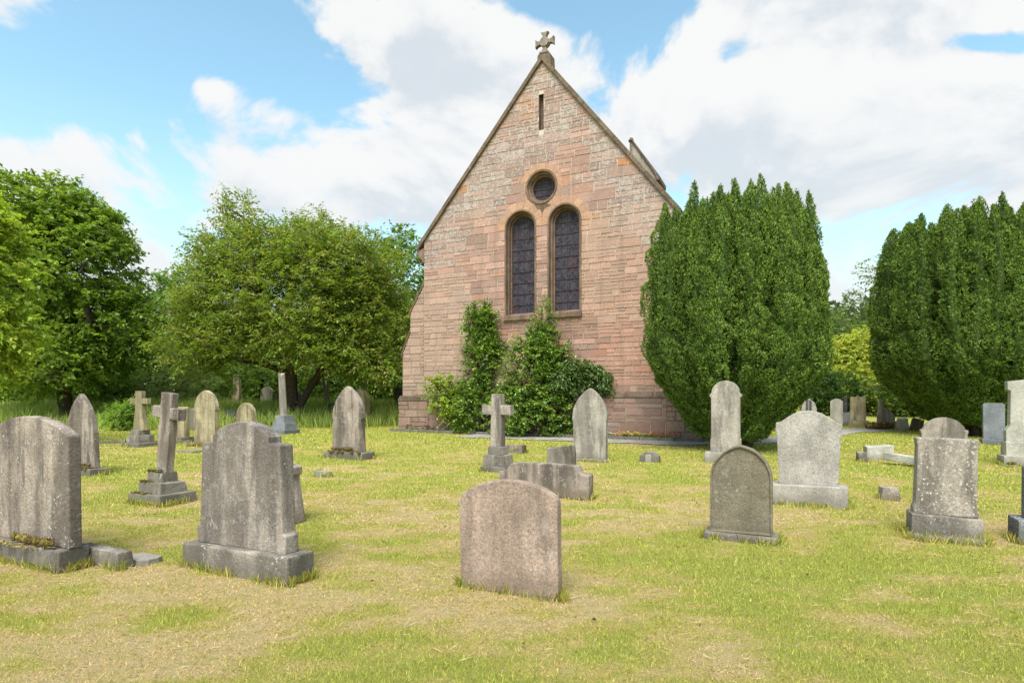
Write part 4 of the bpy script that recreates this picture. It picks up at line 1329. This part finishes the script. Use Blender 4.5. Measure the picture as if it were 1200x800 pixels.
HS('pinkish flat headstone leaning in the centre foreground without a base', 537, 653, 697, 564, p_pinkstone, M['pink'], .085, lean=(R(-2), R(-2.2)))
HS('dark olive round topped headstone with a raised rim, right of centre', 831, 904, 634, 523, lambda w, h: p_pointed(w, h, .56), M['olive'], .15, [(13, .29, 8)], rim=.017)
HS('pale headstone with ogee shoulders on a plain plinth in front of the yew', 908, 986, 593, 483, lambda w, h: p_ogee(w, h, h * .83, .88), M['pale'], .13, [(11, .40, 23)], M['pale'])
HS('tall slim grey headstone with small shoulders before the near yew trunk', 831, 869, 543, 447, lambda w, h: [(w * .47, 0), (w * .47, .18 * h), (w * .445, .20 * h), (w * .445, .76 * h), (w * .50, .78 * h), (w * .50, .80 * h), (w * .43, .83 * h)] + arc_half(w * .86, h - w * .34, w * .34), M['pale_tall'], .2, [(8, .5, 12)], M['pale'])
HS('square topped headstone thickly spotted with white lichen on the right', 1071, 1144, 632, 516, lambda w, h: [(w * .53, 0), (w * .525, .08 * h), (w * .50, .13 * h), (w * .485, .9 * h), (w * .50, .93 * h), (w * .50, h), (0, h)], M['lichen'], .2, [(10, .34, 26)], lean=(0, R(1.2)))
lump('ground_slab', 'thin flat slab showing under the lichen spotted headstone base', 'slab', 1066, 1158, 637, 632, .5, M['slab'], jit=.01)
HS('dark streaked curved top headstone half hidden behind the lichen spotted one', 1079, 1134, 552, 489, lambda w, h: [(w * .5, 0), (w * .49, .70 * h), (w * .51, .71 * h), (w * .51, .76 * h), (w * .45, .78 * h)] + arc_half(w * .9, h * .78, h * .22), M['grey'], .16)
HS('plain dark bluish slab headstone under the right yew', 1152, 1178, 521, 472, lambda w, h: p_flat(w, h, 1., .05), M['slate'], .13, [(3, .3, 7)], M['slate'])
e, w, s = HS('big whitish headstone with gabled top on stepped plinth at right edge', 1183, 1262, 548, 444, lambda w, h: [(w * .56, 0), (w * .56, .18 * h), (w * .50, .26 * h), (w * .49, .80 * h), (w * .54, .82 * h), (w * .54, .95 * h), (0, h)], M['white'], .2, [(16, .46, 12), (10, .36, 16)], M['white'])
moss_mesh(e, -.62 * w, -.5 * w, -.4, -.36, .06, 14, .05, ((.20, .17, .04), (.25, .2, .05))); moss_mesh(e, -.15 * w, .1 * w, -.36, -.34, .2, 12, .045, ((.25, .22, .05), (.2, .18, .05)))
HS('dark speckled headstone on block base cut off by the right edge', 1200, 1265, 642, 545, lambda w, h: p_segment(w, h, .15), M['granite_dark'], .1, [(18, .36, 28)], M['granite_dark'])

# --- the middle distance
HS('low wide sunken headstone with stepped shoulders behind the pink one', 583, 688, 582, 543, lambda w, h: [(w * .5, 0), (w * .5, .70 * h), (w * .425, .73 * h), (w * .40, .80 * h), (w * .365, .95 * h), (w * .34, h * .965), (0, h)], M['grey_brown'], .2)
lump('broken_stone', 'tilted broken stone block behind the low wide headstone', 'broken stone', 643, 671, 549, 523, .3, M['slab'], tilt=(R(4), R(-7)), jit=.03)
cross('slim grey stone cross on stepped base in front of the church shrubs', 581, 553, 461, M['grey'], 34, 480, 11, 11, 13, [(40, 6), (34, 14), (23, 10)], t=.17, basemat=M['slab'])
HS('pointed grey headstone with pale streak close to the church wall', 670, 711, 541, 455, lambda w, h: p_pointed(w, h, .86, .92, .05), M['pale_tall'], .15, [(5, .34, 3)], M['pale'])
lump('broken_stone', 'low broken stump of stone behind the slim stone cross', 'broken stone', 587, 611, 531, 520, .3, M['grey_brown'], jit=.05)
e, w, s = HS('tiny low grave marker with pale plate on the open grass', 749, 772, 542, 529, lambda w, h: [(w * .5, 0), (w * .5, .62 * h), (w * .36, .66 * h), (w * .28, .85 * h), (w * .14, .97 * h), (0, h)], M['slab'], .16, cat='grave marker', name='grave_marker')
box_obj('plate', M['white'], e, -.07, .05, -.10, -.07, .0, .16, 0, .004, 0)
lump('stone_block', 'small whitish block alone on the grass in front of the fallen cross', 'stone block', 1032, 1055, 586, 570, .22, M['lichen'], jit=.02)
lump('broken_stone', 'pale slab resting on rubble beside the fallen cross', 'broken stone', 1014, 1047, 539, 523, .5, M['white'], jit=.03)
lump('broken_stone', 'small dark rubble block left of the pale slab', 'broken stone', 1006, 1017, 541, 530, .3, M['slab'], jit=.03)
g = at(1037, 543)
bm = bmesh.new(); add_prism(bm, mirror([(.07, 0), (.06, .45), (.23, .46), (.23, .58), (.06, .59), (.06, .8), (0, .8)]), -.06, .06)
o = bm_obj('fallen_cross', bm, M['white'], None, .01); o.location = (g.x, g.y, g.z + .17); o.scale = (1.5, 1.2, 1.5); o.rotation_euler = (R(-96), 0, R(-146)); tag(o, 'white stone cross lying flat on the grass beside rubble', 'fallen cross')

# --- left hand graves
e, w, s = HS('tall pointed headstone on a mossy slab behind the cut off one', 77, 110, 556, 462, lambda w, h: p_pointed(w, h, .95, 1.08), M['grey_brown'], .09, [(14, .34, 7)], M['mossy'], lean=(0, R(-1)))
moss_mesh(e, -.5 * w, .5 * w, -.2, -.08, 7 * s, 30, .05); moss_mesh(e, -.4 * w, .5 * w, -.13, -.11, 9 * s + .04, 14, .045, zs=1.3)
cross('upright sandstone cross with flared foot, left of the leaning cross', 162, 524, 458, M['yellowed'], 20, 470, 6.5, 7.5, 13, [(38, 5), (27, 9), (19, 6)], t=.12, basemat=M['slab'])
e = cross('large grey stone cross leaning right on three mossy steps', 186, 593, 460, M['grey_brown'], 32, 484, 13, 12, 12, [(70, 13), (49, 13), (31, 12)], t=.11)
for c_ in e.children:
    if c_.name.startswith('cross'): c_.rotation_euler = (0, R(6), 0)
s = e.location.y / FPX
moss_mesh(e, -.12, .12, -.112, -.085, 38 * s, 26, .03); moss_mesh(e, -.2, .02, -.18, -.125, 26 * s, 22, .028); moss_mesh(e, -.3, .06, -.255, -.19, 13 * s, 26, .026)
e, w, s = HS('streaky round topped headstone yellowed by algae, left of stepped headstone', 227, 252, 524, 458, lambda w, h: p_pointed(w, h, .62, .95, .06), M['yellowed'], .13, [(7, .5, 3)], M['mossy'])
moss_mesh(e, -.55 * w, .55 * w, -.24, -.12, 3 * s, 22, .06, ((.26, .15, .05), (.2, .12, .045)))
HS('yellowish upright stone partly hidden behind the leaning cross', 201, 215, 517, 477, lambda w, h: p_flat(w, h, 1.1, .04), M['yellowed'], .18, [(6, .4, 5)], M['slab'])
HS('dull narrow headstone between the leaning cross and the algae stone', 215, 228, 504, 478, lambda w, h: p_segment(w, h, .3), M['mossy'], .15)
HS('blackened square headstone tilting in the long grass', 259, 274, 501, 480, lambda w, h: p_segment(w, h, .2), M['black'], .14, lean=(R(-5), R(12)))
HS('short rounded headstone coated yellow with algae near the black one', 277, 294, 504, 472, lambda w, h: p_pointed(w, h, .6, 1.15), M['yellowed'], .25)
e, w, s = HS('stump of a thin shaft on a block in the long grass', 273.5, 279.5, 491, 447, lambda w, h: p_flat(w, h, 1.1), M['yellowed'], .18, [(10, .5, 12), (3, .32, 7)], M['yellowed'], cat='grave shaft', name='grave_shaft')
HS('small round headstone sunk in long grass left of the cherry trunk', 305, 319, 491, 461, lambda w, h: p_round(w, h), M['mossy'], .15)
HS('small brownish headstone right of the cherry trunk in long grass', 343, 351, 492, 467, lambda w, h: p_segment(w, h, .2), M['grey_brown'], .15)
e, w, s = HS('pointed grey headstone with mossy foot in front of the cherry tree', 389, 424, 538, 453, lambda w, h: p_pointed(w, h, .85, 1.0, .05), M['grey_brown'], .13, [(13, .42, 8)], M['mossy'])
moss_mesh(e, -.6 * w, .6 * w, -.24, -.10, 8 * s, 40, .05); moss_mesh(e, -.45 * w, .3 * w, -.13, -.11, 9 * s + .05, 16, .05, ((.16, .10, .03), (.12, .09, .03)), 1.2)
HS('thick sandy headstone just behind the mossy footed pointed one', 416, 427, 500, 456, lambda w, h: p_pointed(w, h, .9), M['yellowed'], .38)
HS('dark headstone in the long grass by the church corner', 462, 472, 494, 462, lambda w, h: p_segment(w, h, .1), M['black'], .2)
lump('stone_block', 'dark little stump in the long grass before the cherry tree', 'stone block', 383, 391, 497, 478, .3, M['black'], jit=.04)
lump('stone_block', 'small pale flat block on the grass right of the stepped headstone', 'stone block', 366, 382, 558, 551.5, .16, M['pale'], jit=.012)
e, w, s = HS('tapered pedestal stone hidden behind the large square shouldered headstone', 288, 337, 612, 544, lambda w, h: [(w * .60, 0), (w * .46, .80 * h), (w * .52, .82 * h), (w * .52, .95 * h), (w * .4, h), (0, h)], M['grey_brown'], .2, cat='pedestal', name='grave_pedestal', group=None)
# broken column on its dark base
g = at(324, 509); s = g.y / FPX
e = empty('broken_column', g + DVEC * .35, ROT); tag(e, 'broken pale column leaning on a dark square base before the cherry trunk', 'broken column')
box_obj('base', M['slate'], e, -12 * s, 12 * s, -.34, .34, -.2, 5 * s); box_obj('base', M['slate'], e, -10 * s, 10 * s, -.28, .28, 5 * s - .01, 13 * s, .02); box_obj('base', M['slate'], e, -8 * s, 8 * s, -.24, .24, 13 * s - .01, 22 * s, .03)
bm = bmesh.new(); n = 14; rings = []
for k, (z, r_) in enumerate(((21, 4.9), (24, 4.4), (40, 4.2), (55, 4.0), (70, 3.8))):
    rings.append([bm.verts.new((r_ * s * math.cos(t), r_ * s * math.sin(t), z * s + (random.uniform(-.05, .07) if k == 4 else 0))) for t in np.linspace(0, 2 * math.pi, n, endpoint=False)])
for a, b in zip(rings[:-1], rings[1:]):
    for i in range(n): bm.faces.new((a[i], a[(i + 1) % n], b[(i + 1) % n], b[i]))
bm.faces.new(rings[-1]); bm.faces.new(rings[0][::-1])
o = bm_obj('shaft', bm, M['pale_tall'], e, smooth=False); o.rotation_euler = (0, R(-4), 0)

# flat stones in the turf
for px, py, wpx, dep, lab in ((158, 663, 44, .2, 'flat worn slab level with the turf left of the stepped headstone'), (221, 531, 34, .7, 'flat pale slab in the turf below the algae yellowed stone')):
    g = at(px, py); s = g.y / FPX; w = wpx * s
    bm = bmesh.new(); pts = [(w * .5 * math.cos(t) * random.uniform(.9, 1.06), dep * .5 * math.sin(t) * random.uniform(.85, 1.1)) for t in np.linspace(0, 2 * math.pi, 16, endpoint=False)]
    b0 = [bm.verts.new((np.sign(x) * min(abs(x) * 1.25, w / 2), np.sign(y) * min(abs(y) * 1.3, dep / 2), -.05)) for x, y in pts]; t0 = [bm.verts.new((v.co.x * .97, v.co.y * .97, .035)) for v in b0]
    bm.faces.new(t0)
    for i in range(16): bm.faces.new((b0[i], b0[(i + 1) % 16], t0[(i + 1) % 16], t0[i]))
    o = bm_obj('flat_slab', bm, M['pale'] if py > 600 else M['yellowed'], None, .006)
    o.location = (g.x, g.y + dep / 2, g.z + .015); o.rotation_euler = (0, 0, ROT); tag(o, lab, 'flat slab')
    NOGRASS.append((g.x, g.y + dep / 2, ROT, w / 2, dep / 2))
# long kerb in front of the back left graves
a, b = at(116, 520), at(318, 517)
bm = bmesh.new(); L = (b - a).length; d_ = (b - a).normalized(); x = 0
while x < L:
    l = random.uniform(.5, 1.1); q = a + d_ * (x + l / 2)
    add_box(bm, x + .01, min(L, x + l) - .01, -.07, .07, float(gz(q.x, q.y)) - a.z - .1, float(gz(q.x, q.y)) - a.z + random.uniform(.05, .085), .004, .012); x += l
o = bm_obj('grave_kerb', bm, M['slab'], None, .01); o.location = a; o.rotation_euler = (0, 0, math.atan2(d_.y, d_.x)); tag(o, 'long low stone kerb in the grass before the upright sandstone cross', 'kerb')

# --- graves beyond the yews
e, w, s = HS('pale pointed headstone with two dark upright bars behind the ogee one', 939, 957, 508, 467, lambda w, h: p_pointed(w, h, .8), M['pale'], .15, [(4, .4, 6)], M['pale'])
for q in (-.12, .10): box_obj('dark_bar', M['black'], e, q * w - .035, q * w + .035, -.10, -.07, .2, .95 * (508 - 467) * s, 0, .004, 0)
HS('pale worn headstone left of the dark pillar beyond the path', 973, 988, 500, 467, lambda w, h: p_segment(w, h, .25), M['white'], .15)
HS('dark granite pillar on a block between two pale headstones', 989, 993, 499, 464, lambda w, h: p_flat(w, h), M['black'], .12, [(9, .4, 15)], M['slate'], cat='grave pillar', name='grave_pillar')
HS('pale crusted headstone with ragged top right of the dark pillar', 996, 1015, 501, 464, lambda w, h: [(w * .5, 0), (w * .48, .9 * h), (w * .4, .98 * h), (w * .2, .93 * h), (0, h)], M['yellowed'], .16, [(5, .4, 8)], M['yellowed'])
e, w, s = HS('broken jagged headstone beside a brown heap under the right yew', 1028, 1049, 503, 468, lambda w, h: [(w * .5, 0), (w * .5, .45 * h), (w * .2, .62 * h), (w * .1, .7 * h), (0, .72 * h)], M['pale_tall'], .2)
bm = bmesh.new(); add_prism(bm, [(-w * .5, .5), (-w * .1, .5), (-w * .22, 35 * s), (-w * .42, 34 * s)], -.09, .09, .02); bm_obj('broken_spike', bm, M['pale_tall'], e, .01)
g = at(1036, 503); e = empty('leaf_heap', g); tag(e, 'rusty brown heap of withered leaves before the broken jagged headstone', 'leaf heap')
o = moss_mesh(e, -.5, .5, -.3, .3, .12, 60, .22, ((.22, .12, .05), (.28, .18, .06), (.16, .12, .04), (.30, .25, .08)), .7); o.name = 'withered_leaves'
for px, w_, lab in ((1058, 14, 'low pale rubble stone under the right yew near the heap'), (1076, 16, 'low mossy rubble stone under the right yew edge')):
    lump('stone_block', lab, 'stone block', px - w_ / 2, px + w_ / 2, 505, 491, .4, M['white'] if px < 1070 else M['mossy'], jit=.06)

# ------------------------------------------------------------------ trees and shrubs
G_SYC = [(.085, .135, .018), (.11, .165, .024), (.07, .115, .016), (.13, .185, .03)]
G_BR = [(.20, .26, .03), (.165, .23, .028), (.22, .265, .042), (.14, .20, .026)]
G_CH = [(.115, .16, .024), (.095, .14, .020), (.135, .165, .032), (.15, .165, .04), (.10, .145, .02)]
G_DK = [(.035, .070, .016), (.05, .09, .02), (.028, .055, .014)]
G_PALE = [(.27, .28, .06), (.23, .26, .05), (.18, .22, .04)]
G_HOLLY = [(.085, .145, .022), (.115, .18, .028), (.06, .11, .018), (.15, .21, .035)]


def gp(x, y): return Vector((x, y, float(gz(x, y))))


tree('broadleaf_tree', 'big dense green broadleaf tree behind the graves at far left', 'tree', gp(-18.3, 24.5), (0, 0, 2.4),
     [(0, 0, 6.6, 2.8, 2.8, 3.0), (-1.2, 0, 8.6, 2.3, 2.2, 1.7), (1.3, .3, 4.0, 2.1, 2.2, 2.0), (-3.2, 0, 6, 3, 2.6, 3.2), (-.2, -.5, 2.6, 2.6, 2.4, 1.5), (.9, 0, 8.0, 1.4, 1.5, 1.3)],
     4200, 20, .17, .11, .75, G_SYC, .26, 60, .3, seed=1, up=.25)
tree('broadleaf_tree', 'bright yellow green leafy tree leaning in at the left edge', 'tree', gp(-13.4, 14.8), (0, 0, 1.6),
     [(-.2, 0, 4.6, 1.45, 1.5, 2.2), (.45, 0, 2.9, 1.15, 1.3, 1.2), (-.5, 0, 6., 1.1, 1.2, 1.0), (-1.2, 0, 3.6, 1.4, 1.4, 2)], 1900, 18, .13, .085, .6, G_BR, .16, 60, .45, seed=2)
tree('cherry_tree', 'spreading cherry tree with dark forked trunk left of the church', 'tree', gp(-9.35, 25.), (.1, 0, 2.0),
     [(0, 0, 5.2, 4.6, 3.8, 2.5), (.4, 0, 6.7, 3.6, 3., 1.9), (-2, 0, 7.0, 2.4, 2.2, 1.6), (-2.1, 0, 8.7, .9, .9, 1.0), (2.4, 0, 6.6, 2.6, 2.6, 1.7), (.8, 0, 7.8, 1.5, 1.5, 1.0), (-3, 0, 4.4, 2., 2.5, 1.8), (3.4, .5, 4.2, 2.3, 2.6, 2.3), (.6, -2, 3.9, 3, 1.8, 1.3), (-3.4, -1, 3.0, 1.6, 1.6, 1.1), (3.5, -1, 2.7, 2., 1.8, 1.2), (1.8, -2.2, 3.0, 1.5, 1.2, .9), (-1.6, -2, 3.1, 1.4, 1.2, .8)],
     6200, 20, .15, .066, .95, G_CH, .24, 80, .28, seed=3, up=.5, trunks=[((1.6, .3, 3.0), .16)])
far_group = 'trees and bushes behind the churchyard'
tree('broadleaf_tree', 'hazy mid green tree in the gap between broadleaf and cherry', 'tree', gp(-21.5, 38.), (0, 0, 2.5),
     [(0, 0, 6.2, 3.0, 2.6, 2.8), (-2, 0, 4.5, 2.6, 2.6, 2.6), (1.8, 0, 4., 2.4, 2.4, 2.4)], 1500, 14, .24, .15, .95, [(.075, .13, .03), (.09, .145, .03), (.06, .11, .03)], .25, 50, .3, seed=4, group=far_group)
tree('broadleaf_tree', 'tall green tree showing between cherry crown and church roof', 'tree', gp(-6.6, 35.), (0, 0, 3),
     [(0, 0, 7.6, 2.6, 2.6, 3.0), (1.6, 0, 5, 2.2, 2.2, 2.6), (-2.2, 0, 5.2, 2.4, 2.2, 2.8)], 1500, 14, .22, .14, .9, [(.075, .13, .02), (.09, .145, .025), (.055, .10, .02)], .28, 50, .3, seed=5, group=far_group)
hb = [(-33, 31, 4.6, 'hedge bush at the far left behind the broadleaf tree'), (-28.6, 30, 4.9, 'second hedge bush behind the broadleaf tree'), (-24.4, 30.5, 5.0, 'dark bush below the broadleaf tree crown'), (-20.6, 29.5, 3.9, 'dark bush behind the tall pointed headstone'),
      (-16.7, 30, 4.4, 'fine leaved dull green bush behind the upright sandstone cross'), (-13.4, 31.5, 4.2, 'bush behind the algae yellowed headstone'), (-10.4, 33., 4.4, 'bush behind the cherry trunk'), (-7.2, 33.5, 4.0, 'bush behind the mossy footed pointed headstone'), (-4.2, 34.5, 4.2, 'bush beside the church corner')]
for i, (x, y, h, lab) in enumerate(hb):
    tree('hedge_bush', lab, 'bush', gp(x, y), (0, 0, .5), [(0, 0, h * .5, 2.2, 1.7, h * .5), (.9, -.3, h * .3, 1.6, 1.3, h * .32), (-.9, .2, h * .35, 1.6, 1.4, h * .36)], 800, 14, .16 if i != 4 else .12, .085 if i != 4 else .04, .65,
         [(.075, .125, .02), (.095, .15, .026), (.06, .105, .018)] if i != 4 else [(.10, .13, .04), (.08, .11, .035)], .12, 26, .3, seed=30 + i, group=far_group, twig=False)
tree('slender_tree', 'slender pale stemmed young tree right of the cherry trunk', 'tree', gp(-8.7, 28.2), (.05, 0, 2.4), [(0, 0, 3.8, 1.2, 1.2, 1.2)], 160, 14, .14, .08, .6, G_CH, .07, 16, .3, seed=44, bark='bark_pale', trunks=[((-.5, .1, 2.2), .06)])
g = at(133, 506)
tree('leafy_bush', 'light green young bush beside the foot of the upright sandstone cross', 'bush', g + Vector((0, .6, 0)), (0, 0, .2), [(0, 0, .6, .75, .5, .55), (.3, 0, .9, .4, .4, .35)], 260, 14, .10, .055, .38, [(.12, .19, .03), (.09, .15, .025)], .03, 18, .3, seed=45, twig=False)
# right hand background
tree('leafy_bush', 'pale yellow green bush in the gap between the yews', 'bush', gp(22.6, 40), (0, 0, .8), [(0, 0, 3.0, 1.9, 1.5, 2.4), (.5, 0, 4.4, 1.3, 1.2, 1.2), (0, 0, 1., 2, 1.4, 1.)], 1200, 14, .18, .10, .7, G_PALE, .12, 30, .3, seed=50, group=far_group, twig=False)
tree('leafy_bush', 'dark bush behind the pale headstones between the yews', 'bush', gp(18.9, 34.5), (0, 0, .6), [(0, 0, 1.3, 1.9, 1.2, 1.4), (-1.6, 0, 1.7, 1.5, 1.2, 1.6), (.6, 0, .6, 1.5, 1., .7)], 900, 14, .16, .09, .6, G_DK, .1, 26, .3, seed=51, group=far_group, twig=False)
tree('leafy_bush', 'low green bush behind the broken jagged headstone', 'bush', gp(21.6, 33), (0, 0, .6), [(0, 0, 1.2, 2.0, 1.2, 1.4), (.3, 0, .5, 1.8, 1., .6)], 750, 14, .16, .09, .6, [(.085, .13, .025), (.12, .155, .03)], .1, 26, .3, seed=52, group=far_group, twig=False)
tree('broadleaf_tree', 'sparse tree whose twigs show left of the right yew', 'tree', gp(20.8, 30), (0, 0, 4.5), [(0, 0, 7.4, 2.9, 2.6, 1.9), (-1.2, 0, 5.6, 1.6, 1.6, 1.6)], 420, 16, .15, .085, .9, G_SYC, .2, 60, .2, seed=53, group=far_group, shell=.3)
tree('broadleaf_tree', 'tree partly showing behind the right yew at the right edge', 'tree', gp(26.8, 30.5), (0, 0, 4.), [(0, 0, 7.2, 2.8, 2.6, 2.6), (.8, 0, 4.6, 2.6, 2.2, 2.)], 900, 16, .16, .09, .9, G_SYC, .22, 50, .3, seed=54, group=far_group)
for i, (x, y, h, lab) in enumerate(((29.6, 56, 9.6, 'tall greyish green tree far off between the yews, left one'), (33.5, 58, 11.6, 'tall greyish green tree far off between the yews, right one'), (25.5, 55, 8.4, 'far tree behind the near yew'), (38, 54, 10, 'far tree behind the right yew'))):
    tree('broadleaf_tree', lab, 'tree', gp(x, y), (0, 0, 3), [(0, 0, h * .62, 2.6, 2.4, h * .36), (-1.2, 0, h * .4, 2.2, 2, h * .3), (1.3, 0, h * .45, 2, 2, h * .3)], 800, 12, .26, .16, 1.0, [(.085, .12, .04), (.10, .13, .045), (.07, .105, .035)], .22, 40, .25, seed=60 + i, group=far_group, twig=False)
for i, (x, y, h, lab) in enumerate(((28.5, 41, 3.6, 'bush behind the right yew on its left side'), (32.5, 41, 4.2, 'bush hidden behind the right yew'), (36.5, 40, 4, 'bush behind the right yew at the edge'), (14.6, 40, 4.0, 'bush seen behind the near yew'))):
    tree('hedge_bush', lab, 'bush', gp(x, y), (0, 0, .5), [(0, 0, h * .5, 2.3, 1.7, h * .5)], 650, 14, .17, .09, .65, [(.05, .09, .02), (.075, .12, .025), (.10, .14, .03)], .12, 26, .3, seed=70 + i, group=far_group, twig=False)
# shrubs on the church wall
wallg = 'shrubs growing against the church wall'
tree('evergreen_shrub', 'tall dark evergreen shrub climbing the wall below the left window', 'shrub', on_church(-2.1, -.45), (0, 0, .5),
     [(0, 0, 2.5, .62, .38, 1.0), (-.2, 0, 3.7, .45, .3, .75), (.25, .05, 3.9, .35, .28, .6), (-.1, 0, 1.1, .75, .42, 1.0), (.45, 0, 2.9, .4, .3, .7)], 620, 18, .105, .055, .42, G_HOLLY, .07, 40, .15, 'leaf_gloss', group=wallg, seed=80, up=.5)
tree('evergreen_shrub', 'broad glossy green shrub under the right window with upright shoots', 'shrub', on_church(.1, -.7), (0, 0, .4),
     [(0, 0, 1.7, 1.25, .55, 1.4), (-.1, 0, 2.7, .85, .4, .75), (.6, 0, 2.3, .75, .4, .85), (.15, .05, 3.25, .5, .3, .5), (-.6, 0, 1.0, .9, .5, .9), (.85, 0, 1.1, .75, .45, 1.0)], 1150, 18, .105, .058, .45, G_HOLLY, .07, 60, .2, 'leaf_gloss', group=wallg, seed=81, up=.45)
tree('evergreen_shrub', 'thin upright pale shoots rising above the broad shrub', 'shrub', on_church(.3, -.5), (0, 0, 2.6), [(0, 0, 3.75, .42, .2, .5), (.1, 0, 4.1, .12, .12, .35)], 48, 14, .09, .045, .5, [(.13, .18, .04), (.10, .15, .03)], .02, 14, .0, 'leaf_gloss', group=wallg, seed=82, up=1.2)
tree('evergreen_shrub', 'arching dark shrub drooping beside the pointed headstone', 'shrub', on_church(1.35, -.55), (.1, 0, 1.9), [(.1, 0, 2.15, .75, .4, .38), (.72, 0, 1.85, .48, .32, .42), (-.2, 0, 1.9, .6, .35, .6), (.85, 0, 1.55, .2, .2, .25)], 420, 18, .085, .045, .42, [(.055, .10, .02), (.075, .115, .028), (.045, .08, .018)], .05, 26, .6, 'leaf_gloss', group=wallg, seed=83, up=.2)
tree('deciduous_shrub', 'bright yellow green loose shrub at the left end of the church wall', 'shrub', on_church(-3.35, -.5), (0, 0, .5), [(0, 0, 1.35, .75, .4, .8), (-.4, 0, 1.75, .5, .3, .4), (.35, 0, 1.0, .6, .35, .8)], 300, 14, .095, .06, .42, [(.19, .24, .03), (.15, .21, .03), (.11, .17, .025)], .04, 26, .35, group=wallg, seed=84)
for i, (u_, w_, lab) in enumerate(((-2.7, .45, 'low leafy plant at the foot of the wall below the yellow green shrub'), (-1.2, .5, 'low leafy plant between the two big wall shrubs'), (-.9, .35, 'small low plant at the kerb before the broad shrub'), (.6, .5, 'low leafy plant at the foot of the broad shrub'))):
    tree('low_plant', lab, 'plant', on_church(u_, -.42 - .1 * (i % 2)), (0, 0, .06), [(0, 0, .2, w_, .22, .22)], 60, 12, .085, .06, .22, [(.11, .17, .03), (.08, .13, .024)], .012, 10, .3, group='low plants along the church wall', seed=90 + i, twig=False)
# flowers in the bed
fl = [(2.25, (.75, .75, .72), 'white flowers in the bed by the wall, nearest the pointed headstone'), (2.75, (.80, .30, .03), 'orange flowers in the bed right of the white ones'), (3.05, (.85, .60, .03), 'yellow flowers in the middle of the bed'), (3.4, (.85, .5, .03), 'golden flowers right of the yellow ones'),
      (3.75, (.55, .05, .03), 'red flowers in the bed towards the near yew'), (4.1, (.65, .12, .03), 'orange red flowers at the yew end of the bed'), (-4.9, (.16, .02, .03), 'dark red low plants at the foot of the left buttress'), (-4.2, (.20, .03, .04), 'dark red low plants left of the yellow green shrub')]
for i, (u_, pc_, lab) in enumerate(fl):
    rng = np.random.default_rng(120 + i)
    p = on_church(u_, -.36); e = empty('bedding_plant', p, ROT); tag(e, lab, 'flowers', 'bedding flowers at the church wall')
    n = 30; b = np.stack([rng.uniform(-.22, .22, n), rng.uniform(-.09, .09, n), np.full(n, .02)], -1); d_ = unit(rng.normal(0, .5, (n, 3)) + np.array([0, 0, 1.]))
    V, F, c = sprays(b, d_, rng.uniform(.10, .22, n), 8, .07, .035, [(.07, .12, .025), (.10, .15, .03)], .2); np_mesh('leaves', V, F, M['leaf'], e, c)
    n = 14; P = np.stack([rng.uniform(-.24, .24, n), rng.uniform(-.12, .08, n), rng.uniform(.13, .24, n)], -1)
    P5 = np.repeat(P, 6, 0); D = unit(rng.normal(0, 1, (n * 6, 3)) * np.array([1, 1, .5]) + np.array([0, -.2, .3]))
    V, F, c = leaves_mesh(P5, D, np.tile([[0, -.4, 1.]], (n * 6, 1)), np.full(n * 6, .042), np.full(n * 6, .032), np.array([pc_]) * rng.uniform(.7, 1.15, (n * 6, 1))); np_mesh('blooms', V, F, M['petal'], e, c)

# the two yews
rng = np.random.default_rng(77)
V, F, c = build_yew_mesh(6.62, 2.2)
y1 = empty('yew_tree', gp(5.56, 15.), 0); tag(y1, 'dark green upright Irish yew standing at the church corner', 'yew tree', 'clipped upright yews')
yc = np_mesh('crown', V, F, M['needle'], y1, c)
segs = [((math.cos(a) * .25, math.sin(a) * .25, -.1), (math.cos(a) * .95, math.sin(a) * .95, 1.4), .11, .05) for a in np.linspace(0, 6.28, 13)]
V, F = tubes(segs, 6); yt = np_mesh('trunk', V, F, M['bark'], y1, smooth=True)
y2 = empty('yew_tree', gp(14.9, 19.3), 2.1); y2.scale = (1.27, 1.27, 1.13); tag(y2, 'broad dark Irish yew further right, cut by the picture edge', 'yew tree', 'clipped upright yews')
for o in (yc, yt):
    q = o.copy(); link(q, y2)
tree('leafy_bush', 'scrappy light green seedling plant at the foot of the near yew', 'plant', at(886, 524) + Vector((0, .4, 0)), (0, 0, .1), [(0, 0, .4, .5, .25, .4)], 46, 12, .08, .05, .3, [(.13, .19, .03), (.09, .15, .025)], .015, 12, .2, seed=99)

# woodland far off
rng = np.random.default_rng(140)
n = 80000; X = rng.uniform(-110, 110, n); Yb = 78 + 10 * rng.random(n); hh = 9 + 6 * fbm(X * .12, X * 0 + 4, 3); Z = rng.uniform(0, 1, n) ** 1.25 * hh - .8
P = np.stack([X, Yb - (1 - np.abs(Z / hh - .5) * 2) * 3, Z + 1.2], -1); D = unit(rng.normal(0, 1, (n, 3)))
V, F, c = leaves_mesh(P, D, unit(rng.normal(0, 1, (n, 3)) + np.array([0, -.4, .6])), rng.uniform(.6, 1.3, n), rng.uniform(.4, .8, n), np.array([[.06, .095, .035]]) * rng.uniform(.7, 1.4, (n, 1)))
tag(np_mesh('distant_woodland', V, F, M['leaf'], col=c), 'far belt of woodland behind the churchyard trees', 'woodland', kind='stuff')

rng = np.random.default_rng(200)
build_grass()
